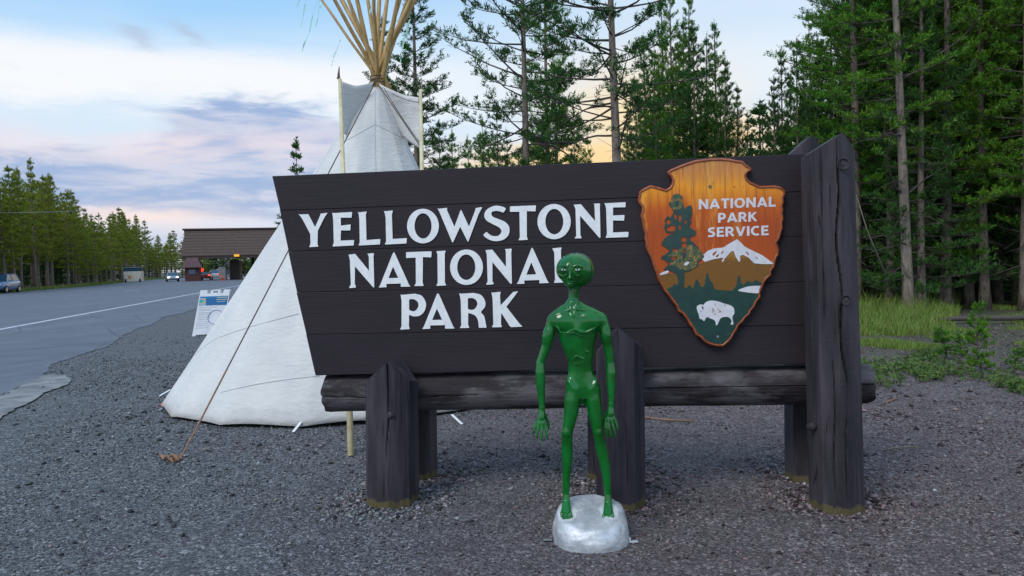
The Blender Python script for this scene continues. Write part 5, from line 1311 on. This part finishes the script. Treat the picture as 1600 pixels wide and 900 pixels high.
# trees closing the view behind the gate
for i in range(60):
    px = 292+i*3.0+tr_.uniform(-3, 3); Y = tr_.uniform(195, 260); tp = 392+tr_.uniform(-4, 12)
    z = (CY-38+.025*(CX-px)-tp)/F*Y+1.5
    plant(P_farc if i % 6 else P_far[2], "pine_tree", "distant dark pine seen beyond the entrance gate", "tree", xat(px, Y), Y, z/10, tr_.uniform(0, 6), "pines beyond the entrance gate", 2.3)
# far row behind the whole sign, closing the horizon
for i in range(44):
    px = 450+i*29+tr_.uniform(-10, 10); Y = tr_.uniform(58, 95)
    plant(P_farc, "pine_tree", "distant pine far behind the sign", "tree", xat(px, Y), Y, tr_.uniform(.6, .9) if px < 1180 else 1.3, tr_.uniform(0, 6), "distant pines behind the sign", 1.5)

# ------------------------------------------------------------------ grass, herbs, saplings, wood litter
def blades(name, label, n, region, hfun, seed, m, w=.010):
    r = np.random.default_rng(seed); pts_ = []
    k = 0
    while len(pts_) < n and k < n*8:
        k += 1; px = r.uniform(*region[0]); py = r.uniform(*region[1]); p = gnd(px, py); h = hfun(px, py, p)
        if h <= 0: continue
        pts_.append((p.x, p.y, h))
    P = np.array(pts_); N = len(P); a = r.random(N)*6.28; b = r.random(N)*6.28
    h = P[:, 2]*r.uniform(.6, 1.2, N); ln_ = h*r.uniform(.05, .55, N); ww = w*r.uniform(.6, 1.4, N)
    s = np.stack([np.cos(a)*ww, np.sin(a)*ww, 0*a], 1); q = np.stack([np.cos(b)*ln_, np.sin(b)*ln_, 0*a], 1); B = np.stack([P[:, 0], P[:, 1], 0*a], 1)
    z1 = np.stack([0*a, 0*a, h*.55], 1); z2 = np.stack([0*a, 0*a, h], 1)
    V = np.stack([B-s, B+s, B+s*.8+q*.3+z1, B-s*.8+q*.3+z1, B+q+z2+s*.05, B+q+z2-s*.05], 1).reshape(-1, 3)
    i0 = (np.arange(N)*6)[:, None]; Fq = np.concatenate([i0+np.array([0, 1, 2, 3]), i0+np.array([3, 2, 4, 5])])
    t = np.stack([r.random(N), r.random(N)**1.5, 0*a, 0*a+1], 1)
    me = np_mesh(name, V, Fq, np.repeat(t, 6, 0)); o = link(name, me, m); tag(o, label, kind='stuff'); return o
def hg(px, py, p):
    n = noise.noise(Vector((p.x*1.1, p.y*1.1, 0))); d = (p.y-13.2)/3.0+n*1.2-max(0, (px-1435)/40)
    return 0 if d < .2 else min(.50, .13+.16*d)*(.75+.8*noise.noise(Vector((p.x*2.3, p.y*2.3, 7))))
blades("tall_grass", "tall fresh green grass growing behind the tallest sign post", 9000, ((1325, 1500), (466, 525)), hg, 3, M_grass)
def hs(px, py, p):
    n = noise.noise(Vector((p.x*.9+4, p.y*.9, 3))); return 0 if n < .20+max(0, (12.8-p.y)*.12) else .05+.12*n
blades("short_grass", "short sparse grass and weeds on the verge right of the sign", 11000, ((1330, 1680), (478, 640)), hs, 5, M_grass, .006)
def hb(px, py, p):
    n = noise.noise(Vector((p.x*.5+9, p.y*.5, 3))); return 0 if n < .0 else .25
verge = []
r = np.random.default_rng(8)
def verge_mesh():
    P = []
    for _ in range(14000):
        s_ = 50*(200/50)**r.random(); nn_ = -27.2-(max(0, min(1, (s_-110)/60))*6)-abs(r.normal(0, 1.0)); p = along(nn_, s_); P.append((p.x, p.y, .18+.22*r.random()))
    P = np.array(P); N = len(P); a = r.random(N)*6.28; s = np.stack([np.cos(a)*.06, np.sin(a)*.06, 0*a], 1); B = np.stack([P[:, 0], P[:, 1], 0*a], 1); z = np.stack([r.normal(0, .08, N), 0*a, P[:, 2]], 1)
    V = np.stack([B-s, B+s, B+z], 1).reshape(-1, 3); t = np.stack([r.random(N), r.random(N), 0*a, 0*a+1], 1)
    me = np_mesh("verge_grass", V, (np.arange(N)*3)[:, None]+np.array([0, 1, 2]), np.repeat(t, 3, 0)); o = link("verge_grass", me, M_grass); tag(o, "rough green grass along the far edge of the road", kind='stuff')
verge_mesh()
# broad-leaf herbs
ht = []
hr = random.Random(6)
for _ in range(110):
    px, py = hr.choice(((1375, 604), (1372, 578), (1462, 585), (1478, 572), (1440, 592), (1590, 612), (1560, 600), (1385, 590), (1600, 585), (1420, 575), (1450, 560), (1510, 590)))
    p = gnd(px+hr.gauss(0, 13), py+hr.gauss(0, 5))
    for _ in range(5):
        ht.append((p.x+hr.gauss(0, .03), p.y+hr.gauss(0, .03), .01, hr.gauss(0, .5), hr.gauss(0, .5), .8, .12, hr.random()))
V, Fq, tint = needles(ht, 3, 7, .055, .022, 1.2)
tag(link("low_weeds", np_mesh("low_weeds", V, Fq, tint), M_herb), "low leafy green weeds on the gravel edge right of the sign", kind='stuff')
SG = "pine saplings on the verge right of the sign"
for i, (px, py, tp, lab, sx_) in enumerate(((1475, 562, 508, "small bushy pine sapling left of the taller one on the right verge", 1.7), (1531, 584, 468, "tallest pine sapling on the right verge, thin and open", 1.0), (1587, 577, 540, "low pine sapling cut by the right picture edge", 1.9), (1500, 556, 515, "small pine sapling just behind the tallest one on the verge", 1.6), (1395, 476, 440, "young pine sapling at the foot of the grey trunk by the tall grass", 1.5))):
    p = gnd(px, py); z = (CY-38+.025*(CX-px)-tp)/F*p.y+1.5
    plant(P_sap[i % 2], "pine_sapling", lab, "sapling", p.x, p.y, z, i*1.3, SG, sx_*.8)
def stick(name, label, P, r_, m, cat="log"):
    o = tube(name, P, r_, m, None, 6); return tag(o, label, cat)
stick("fallen_log", "dark fallen log lying on the forest floor at the right edge", [gnd(1462, 499, .10), gnd(1520, 497, .12), gnd(1580, 497, .13), gnd(1680, 493, .13)], [.04, .06, .06, .06], M_twig)
stick("dead_sapling", "thin bare leaning dead stem right of the tallest post", [gnd(1404, 478), at(1380, 420, 18.9), at(1355, 360, 18.6), at(1338, 305, 18.4)], [.03, .024, .016, .008], M_barkp, "dead tree")
stick("fallen_stick", "pale dry stick on the gravel right of the tallest post", [gnd(1376, 704, .012), gnd(1395, 700, .016), gnd(1418, 698, .01), gnd(1440, 699, .012)], [.005, .007, .006, .003], M_barkp, "stick")
stick("fallen_stick", "brown stick lying behind the middle post under the beam", [gnd(1006, 652, .012), gnd(1040, 656, .016), gnd(1085, 658, .01)], [.008, .009, .005], M_rope2, "stick")
stick("fallen_stick", "short twig on the gravel near the right end of the log beam", [gnd(1402, 622, .012), gnd(1385, 628, .02)], [.008, .006], M_rope2, "stick")

# ------------------------------------------------------------------ sandwich board
M_white = simple("white_plastic", (.78, .79, .82, 1), (.70, .71, .75, 1), 5, .4)
def print_m(t, b):
    o = objc(t); s = t.node('ShaderNodeSeparateXYZ'); t.put(s.inputs[0], o)
    d = t.m('ADD', t.m('POWER', t.m('DIVIDE', t.m('SUBTRACT', s.outputs[0], .17), .13), 2.0), t.m('POWER', t.m('DIVIDE', t.m('SUBTRACT', s.outputs[2], .80), .055), 2.0))
    n = t.noise(o, 20, 4, .6); d = t.m('ADD', d, t.m('MULTIPLY', t.m('SUBTRACT', n, .5), .5))
    pool = t.ramp(t.m('DIVIDE', d, 2.0), [(0, (.02, .35, .45)), (.25, (.05, .45, .42)), (.5, (.55, .42, .25)), (.75, (.55, .38, .33)), (1, (.30, .42, .55))])
    col = t.mix(t.sm(s.outputs[0], .30, .33), pool, (.012, .13, .32))
    col = t.mix(t.sm(s.outputs[2], .865, .88), col, (.02, .20, .42))
    t.put(b.inputs['Base Color'], col)
M_print = mat("blue_poster_print", (.1, .2, .4), .4, 0, print_m)
M_txt = mat("grey_print", (.42, .44, .50), .5); M_ring = mat("blue_ring_print", (.05, .09, .30), .5); M_yelw = mat("pale_yellow_print", (.55, .55, .35), .5)
p0, p1 = gnd(300, 525.5), gnd(343, 523.5)
ux = (p1-p0).normalized(); W_ = (p1-p0).length+.06
sb = thing("sandwich_board", "white folding sandwich board with blue poster standing left of the tipi", "sign", (p0.x, p0.y, 0), math.atan2(ux.y, ux.x))
HH = (gnd(300, 525).y)/F*71*1.0
def leanm(back=False):
    # front face leans back and, as photographed, sideways to the right
    sh = Matrix(((1, 0, .19, 0), (0, 1, .24, 0), (0, 0, 1, 0), (0, 0, 0, 1)))
    if back: sh = Matrix(((1, 0, .10, .09*HH+.02), (0, 1, -.24, .48*HH), (0, 0, 1, 0), (0, 0, 0, 1)))
    return sh
def panel(name, back):
    bm = bmesh.new(); t_ = .03; H0 = HH
    out_ = [(0, 0), (.07, 0), (.085, .03), (W_-.085, .03), (W_-.07, 0), (W_, 0), (W_, H0), (W_*.79, H0), (W_*.77, H0*.92), (W_*.70, H0*.92), (W_*.67, H0), (W_*.37, H0), (W_*.33, H0*.92), (W_*.25, H0*.92), (W_*.22, H0), (0, H0)]
    hole = [(W_*.44, H0*.935), (W_*.6, H0*.935), (W_*.6, H0*.975), (W_*.44, H0*.975)]
    me = curve_mesh(name, [out_, hole], t_); me.transform(leanm(back)); return link(name, me, M_white, sb)
panel("front_panel", False); panel("back_panel", True)
def onb(name, x0, x1, z0, z1, m, parent=None, y=-.018):
    bm = bmesh.new(); box(bm, ((x0+x1)/2, y, (z0+z1)/2), (x1-x0, .003, z1-z0)); me = bpy.data.meshes.new(name); bm.to_mesh(me); bm.free(); me.transform(leanm()); return link(name, me, m, sb)
k = HH/1.0
onb("poster", .02, W_-.02, .66*k, .86*k, M_print)
for i, (a_, b_) in enumerate(((.60, .95), (.58, .95), (.62, .9))): onb("text_line", W_*a_, W_*b_, (.82-i*.045)*k, (.835-i*.045)*k, M_yelw if i < 2 else M_txt, y=-.021)
for i, (z, b_) in enumerate(((.62, .5), (.58, .34), (.55, .36), (.50, .30), (.47, .36), (.43, .33), (.39, .36), (.35, .30), (.30, .36), (.26, .31), (.22, .36), (.17, .34))): onb("text_line", W_*.07, W_*(.07+b_+.08), z*k, (z+.009)*k, M_txt)
P = []
for q in range(25):
    a_ = 2*math.pi*q/24; P.append(leanm() @ Vector((W_*.66+.16*math.cos(a_), -.019, .40*k+.16*math.sin(a_))))
tube("ring_logo", P, .006, M_ring, sb, 4)

# ------------------------------------------------------------------ cars
M_glass = mat("car_window", (.03, .09, .16), .08, spec=.8); M_tyre = mat("tyre_rubber", (.012, .012, .013), .8); M_rimw = mat("wheel_metal", (.5, .5, .52), .3, .8)
M_head = mat("lit_headlight", (1, 1, 1), .2, emit=(1, .95, .85), es=6); M_headoff = mat("headlight_glass", (.75, .75, .78), .15); M_tail = mat("lit_tail_light", (.5, .02, .01), .3, emit=(1, .05, .02), es=3); M_tailoff = mat("tail_light", (.35, .01, .01), .3)
def paint(name, c): return mat(name, c, .25, .2, coat=.7)
def car(label, X, Y, heading, col, suv=False, lit='head', group="cars near the entrance gate", name="parked_car"):
    t = thing("car", label, "car", (X, Y, 0), heading, group)
    h = 1.68 if suv else 1.46; hw = .92
    # lower body: stations along x
    st = [(-2.22, .62, .45, .86), (-2.15, .80, .30, .96), (-1.6, hw, .28, 1.00), (-.6, hw, .26, .98), (.6, hw, .26, .96), (1.5, .90, .28, .90), (2.05, .78, .32, .76), (2.22, .60, .42, .64)]
    bm = bmesh.new(); rg = []
    for x, w, zb, zt in st:
        if suv: zt += .10
        rg.append([bm.verts.new((x, s_*ww, z)) for s_, ww, z in ((-1, w*.9, zb), (-1, w, zb+.15), (-1, w*.99, zt-.12), (-1, w*.86, zt), (1, w*.86, zt), (1, w*.99, zt-.12), (1, w, zb+.15), (1, w*.9, zb))])
    for a_, b_ in zip(rg[:-1], rg[1:]):
        for q in range(8): bm.faces.new((a_[q], a_[(q+1) % 8], b_[(q+1) % 8], b_[q]))
    bm.faces.new(rg[0]); bm.faces.new(rg[-1][::-1]); bobj("body", bm, col, t, True)
    def cabin(name, st, m):
        bm = bmesh.new(); rg = []
        for x, z, w in st: rg.append([bm.verts.new((x, -w, z)), bm.verts.new((x, w, z))])
        return bm
    zb = 1.02 if suv else .93; r1 = -2.0 if suv else -1.75
    bot = [(r1, zb), (1.05, zb)]; top = [(-1.55 if suv else -1.05, h-.03), (.35, h-.03)]
    bm = bmesh.new(); vs = [bm.verts.new(p) for p in ((bot[0][0], -.80, zb), (bot[1][0], -.80, zb), (bot[1][0], .80, zb), (bot[0][0], .80, zb), (top[0][0], -.62, h-.03), (top[1][0], -.62, h-.03), (top[1][0], .62, h-.03), (top[0][0], .62, h-.03))]
    for q in ((0, 1, 2, 3), (4, 5, 6, 7), (0, 1, 5, 4), (1, 2, 6, 5), (2, 3, 7, 6), (3, 0, 4, 7)): bm.faces.new([vs[i] for i in q])
    bobj("window", bm, M_glass, t)
    bm = bmesh.new(); box(bm, ((top[0][0]+top[1][0])/2, 0, h-.01), (top[1][0]-top[0][0]+.12, 1.30, .06), bev=.02); bobj("roof", bm, col, t, True)
    for s_ in (-1, 1):
        for (xa, xb_) in ((bot[0][0], top[0][0]), (-.35, -.35), (bot[1][0], top[1][0])):
            tube("pillar", [(xa, s_*.81, zb-.02), (xb_, s_*.63, h-.02)], .035, col, t, 6)
        for x in (-1.38, 1.38):
            bm = bmesh.new(); bmesh.ops.create_cone(bm, segments=18, radius1=.34, radius2=.34, depth=.22, cap_ends=True); bmesh.ops.rotate(bm, matrix=Matrix.Rotation(R(90), 3, 'X'), verts=bm.verts); bmesh.ops.translate(bm, vec=(x, s_*.83, .34), verts=bm.verts); w_ = bobj("wheel", bm, M_tyre, t)
            bm = bmesh.new(); bmesh.ops.create_cone(bm, segments=12, radius1=.20, radius2=.20, depth=.03, cap_ends=True); bmesh.ops.rotate(bm, matrix=Matrix.Rotation(R(90), 3, 'X'), verts=bm.verts); bmesh.ops.translate(bm, vec=(x, s_*.945, .34), verts=bm.verts); bobj("rim", bm, M_rimw, w_)
        bm = bmesh.new(); box(bm, (2.10, s_*.60, .70+(.08 if suv else 0)), (.16, .30, .16), bev=.03); bobj("headlight", bm, M_head if lit == 'head' else M_headoff, t)
        bm = bmesh.new(); box(bm, (-2.16, s_*.66, .84+(.08 if suv else 0)), (.12, .24, .16), bev=.02); bobj("tail_light", bm, M_tail if lit == 'tail' else M_tailoff, t)
        bm = bmesh.new(); box(bm, (.75, s_*1.0, zb+.06), (.14, .16, .12), bev=.02); bobj("mirror", bm, col, t)
    return t
hd = math.atan2(-RD.y, -RD.x)      # driving towards the camera
car("dark blue car with bright windows leaving the park, cut by the left picture edge", xat(3, 72), 72, hd-.05, paint("blue_paint", (.10, .18, .34)), True, 'off')
car("silver car with lit headlights driving towards us left of the booth", xat(270, 126), 126, hd+.2, paint("silver_paint", (.30, .33, .37)), False, 'head')
car("red car waiting under the gate roof beside the ticket booth", xat(323, 139), 139, hd+math.pi, paint("red_paint", (.30, .04, .03)), False, 'tail')
car("white car queueing under the gate between the booth and the central pier", xat(338, 146), 146, hd+math.pi, paint("white_car_paint", (.45, .46, .5)), True, 'tail')
car("dark car with lit headlights just right of the central gate pier", xat(370, 141), 141, hd, paint("black_paint", (.05, .05, .055)), False, 'head')

# ------------------------------------------------------------------ entrance gate
def shingle(t, b):
    o = objc(t); n = t.noise(o, 1.6, 5, .6); n2 = t.noise(t.scalev(o, (1, 1, 3)), 5, 4, .7)
    t.put(b.inputs['Base Color'], t.mix(t.sm(n2, .35, .65), (.062, .042, .036), (.105, .074, .062)))
M_shing = mat("brown_shingles", (.12, .08, .07), .85, 0, shingle); M_dkb = simple("dark_brown_timber", (.035, .022, .020, 1), (.055, .035, .03, 1), 4, .7)
M_stoneg = simple("grey_stone_pier", (.30, .29, .29, 1), (.18, .18, .19, 1), 3, .8)
grz = math.atan2(RN.y, RN.x)
gp = along(-11.2, 140.0)
gate = thing("entrance_gate", "wide entrance gate with a big sloping brown shingle roof over the road", "gate", (gp.x, gp.y, 0), grz)
GX0, GX1 = -8.7, 13.5
ze, zr = 4.05, 8.25
# roof courses as real overlapping slabs
nc = 9
for i in range(nc):
    a_ = i/nc; b_ = (i+1)/nc; bm = bmesh.new()
    y0, y1 = -6+3.2*a_, -6+3.2*b_+.05; z0, z1 = ze+(zr-ze)*a_, ze+(zr-ze)*b_
    xl0, xl1 = GX0-.25+.5*a_, GX0-.25+.5*b_
    vs = [(xl0, y0, z0), (GX1, y0, z0), (GX1, y1, z1-.02), (xl1, y1, z1-.02), (xl0, y0, z0-.14), (GX1, y0, z0-.14), (GX1, y1, z1-.2), (xl1, y1, z1-.2)]
    fs = [(0, 1, 2, 3), (7, 6, 5, 4), (0, 4, 5, 1), (1, 5, 6, 2), (2, 6, 7, 3), (3, 7, 4, 0)]
    obj("roof_course", vs, fs, M_shing, gate)
bm = bmesh.new(); box(bm, ((GX0+GX1)/2, -2.8, zr+.05), (GX1-GX0+.4, .5, .28)); bobj("ridge", bm, M_dkb, gate)
obj("back_roof", [(GX0, -2.8, zr-.05), (GX1, -2.8, zr-.05), (GX1, 6, ze), (GX0, 6, ze), (GX0, -2.8, zr-.25), (GX1, -2.8, zr-.25), (GX1, 6, ze-.2), (GX0, 6, ze-.2)], [(3, 2, 1, 0), (4, 5, 6, 7), (0, 1, 5, 4), (1, 2, 6, 5), (2, 3, 7, 6), (3, 0, 4, 7)], M_shing, gate)
bm = bmesh.new(); box(bm, ((GX0+GX1)/2+.1, -5.8, ze-.32), (GX1-GX0, .3, .45)); bobj("eave_beam", bm, M_dkb, gate)
bm = bmesh.new(); box(bm, ((GX0+GX1)/2+.1, 0, ze-.28), (GX1-GX0, 11.5, .2)); bobj("ceiling", bm, M_dkb, gate)
PX = -2.9
for (x, w, z) in ((PX, 1.1, 2.1), (10.5, 1.1, 2.1)):
    bm = bmesh.new(); box(bm, (x, -4.6, z/2), (w, 1.2, z), bev=.06); bobj("stone_pier", bm, M_stoneg, gate)
    for s_ in (-1, 1): tube("strut", [(x+s_*.25, -4.6, z-.1), (x+s_*1.0, -4.6, ze-.5)], .17, M_stoneg, gate, 6)
    bm = bmesh.new(); box(bm, (x, -4.7, ze-.42), (2.6, .5, .35)); bobj("pier_cap", bm, M_stoneg, gate)
for x in (-8.4, 1.2, 5.5): tube("post", [(x, 4.5, 0), (x, 4.5, ze-.3)], .22, M_dkb, gate, 8)
bm = bmesh.new(); box(bm, (PX+1.8, -1.0, 1.6), (1.5, 4.5, 3.2)); bobj("booth_wall", bm, M_dkb, gate)
M_or = mat("lit_amber_lamp", (.8, .35, .02), .4, emit=(1, .40, .03), es=.6)
bm = bmesh.new(); box(bm, (PX+2.4, -6.1, ze-.15), (.8, .15, .35), bev=.05); bobj("amber_lamp", bm, M_or, gate)
# booth with hipped roof
bp = along(-18.3, 134); booth = thing("ticket_booth", "small dark booth with hipped roof left of the entrance gate", "booth", (bp.x, bp.y, 0), grz)
bm = bmesh.new(); box(bm, (0, 0, 1.1), (2.1, 2.4, 2.2)); bobj("wall", bm, simple("dark_red_timber", (.10, .03, .03, 1), (.06, .02, .02, 1), 4, .7), booth)
bm = bmesh.new(); b4 = [bm.verts.new(p) for p in ((-1.5, -1.7, 2.15), (1.5, -1.7, 2.15), (1.5, 1.7, 2.15), (-1.5, 1.7, 2.15))]; t4 = [bm.verts.new(p) for p in ((-.8, -.5, 3.7), (.8, -.5, 3.7), (.8, .5, 3.7), (-.8, .5, 3.7))]
bm.faces.new(b4); bm.faces.new(t4)
for i in range(4): bm.faces.new((b4[i], b4[(i+1) % 4], t4[(i+1) % 4], t4[i]))
bobj("roof", bm, simple("plum_roof", (.075, .04, .05, 1), (.11, .06, .07, 1), 2, .8), booth)
bm = bmesh.new(); box(bm, (.0, -1.22, 1.45), (1.0, .05, .7)); bobj("window", bm, M_glass, booth)
def panel_sign(label, px, Y, z0, w, h, group="notice boards at the gate"):
    t = thing("notice_board", label, "sign", (xat(px, Y), Y, 0), grz, group)
    for x in (-w*.4, w*.4): tube("leg", [(x, .03, 0), (x, .03, z0+h*.5)], .035, M_dkb, t, 5)
    bm = bmesh.new(); box(bm, (0, 0, z0+h/2), (w, .05, h), bev=.01); bobj("panel", bm, M_white, t)
panel_sign("white notice board in front of the small hipped booth", 299.5, 128, .75, .95, 1.0)
panel_sign("white notice board just right of the central gate pier", 358.5, 131, .9, .8, .95)
# red stop light
t = thing("signal_light", "small round red signal light between the booth and the red car", "signal", (xat(316.5, 129), 129, 0), grz)
tube("pole", [(0, 0, 0), (0, 0, 1.6)], .05, M_dkb, t, 6); disc("lamp", 0, 1.75, -.08, .30, mat("lit_red_lamp", (.7, .03, .02), .4, emit=(1, .04, .02), es=1.5), t, .1)
t = thing("marker_post", "thin yellow marker post right of the central gate pier", "post", (xat(374, 130), 130, 0), 0)
tube("shaft", [(0, 0, 0), (0, 0, 2.2)], .10, mat("yellow_post_paint", (.45, .32, .05), .6), t, 6); tube("cap", [(0, 0, 2.2), (0, 0, 2.35)], .14, M_dkb, t, 6)
M_cone = mat("orange_cone", (.75, .12, .03), .5)
for i, (px, Y, lab) in enumerate(((344, 128, "leftmost orange traffic cone before the central gate pier"), (347.5, 127, "orange traffic cone nearest the road before the central gate pier"), (353.5, 128, "rightmost orange traffic cone at the central gate pier"))):
    t = thing("traffic_cone", lab, "traffic cone", (xat(px, Y), Y, .012), 0, "traffic cones at the gate pier")
    bm = bmesh.new(); box(bm, (0, 0, .03), (.42, .42, .06)); bobj("base", bm, M_cone, t)
    tube("cone", [(0, 0, .06), (0, 0, .9)], [.19, .05], M_cone, t, 12); tube("band", [(0, 0, .42), (0, 0, .60)], [.128, .098], M_white, t, 12)
o = strip("traffic_island", Vector((xat(290, 126), 126, 0)), Vector((xat(313, 127), 127, 0)), 1.0, .06, mat("yellow_kerb_paint", (.45, .36, .12), .7), 6)
# white cabin across the road
cp = (xat(210, 133), 133)
cb = thing("utility_cabin", "small cream cabin with a dark window band among the trees across the road", "cabin", (cp[0], cp[1], 0), .25)
bm = bmesh.new(); box(bm, (0, 0, .95), (2.7, 2.0, 1.7), bev=.04); bobj("wall", bm, simple("cream_panel", (.62, .60, .52, 1), (.52, .50, .44, 1), 3, .6), cb)
for x in (-.9, -.3, .3, .9):
    bm = bmesh.new(); box(bm, (x, -1.0, 2.12), (.54, .06, .48)); bobj("window", bm, M_glass, cb)
bm = bmesh.new(); box(bm, (0, 0, 2.1), (2.55, 1.9, .62)); bobj("upper_wall", bm, M_dkb, cb)
bm = bmesh.new(); box(bm, (0, 0, 2.46), (2.9, 2.2, .10)); bobj("roof", bm, M_stoneg, cb)
bm = bmesh.new(); box(bm, (-.45, -1.02, .9), (.5, .04, .5)); bobj("orange_panel", bm, mat("faded_orange", (.55, .25, .12), .6), cb)
for x in (-.95, .15): tube("mast", [(x, 0, 2.5), (x, 0, 3.2)], [.06, .03], M_stoneg, cb, 6)
for x in (-1.1, 1.1): tube("wheel", [(x-.1, -.9, .3), (x+.1, -.9, .3)], .3, M_tyre, cb, 12)
# overhead cable with its poles
P0, P1 = at(-260, 322, 60), at(131, 329, 88)
P = []
for q in range(25):
    u = q/24; P.append(P0.lerp(P1, u)-Vector((0, 0, 1.4*4*u*(1-u)*.25)))
tag(tube("overhead_cable", P, .028, mat("pale_cable", (.30, .32, .28), .6), None, 5), "thin pale overhead cable crossing in front of the trees at the left", "cable")
p, l = P0, "utility pole at the near end of the overhead cable"
if True:
    t = thing("utility_pole", l, "pole", (p.x, p.y, 0), 0, "poles of the overhead cable"); tube("post", [(0, 0, 0), (0, 0, p.z+.3)], [.14, .10], M_bark, t, 8); tube("cross_arm", [(-.6, 0, p.z), (.6, 0, p.z)], .05, M_bark, t, 5)

# ------------------------------------------------------------------ single out look-alike trees by their order from the left
ONES = "first second third fourth fifth sixth seventh eighth ninth tenth eleventh twelfth thirteenth fourteenth fifteenth sixteenth seventeenth eighteenth nineteenth".split()
TENS = ["", "", "twent", "thirt", "fort", "fift", "sixt", "sevent", "eight", "ninet"]
def ordinal(n):
    if n <= 19: return ONES[n-1]
    if n >= 100: return "hundred and " + ordinal(n-100) if n > 100 else "hundredth"
    return TENS[n//10]+"ieth" if n % 10 == 0 else TENS[n//10]+"y-"+ONES[n % 10-1]
lab = {}
for o in COL.objects:
    if o.parent is None and 'label' in o and o['category'] if 'category' in o else False: lab.setdefault(o['label'], []).append(o)
for k, L in lab.items():
    if len(L) < 2: continue
    L.sort(key=lambda o: o.location.x/o.location.y)
    for i, o in enumerate(L): o['label'] = ordinal(i+1)+" from the left: "+k
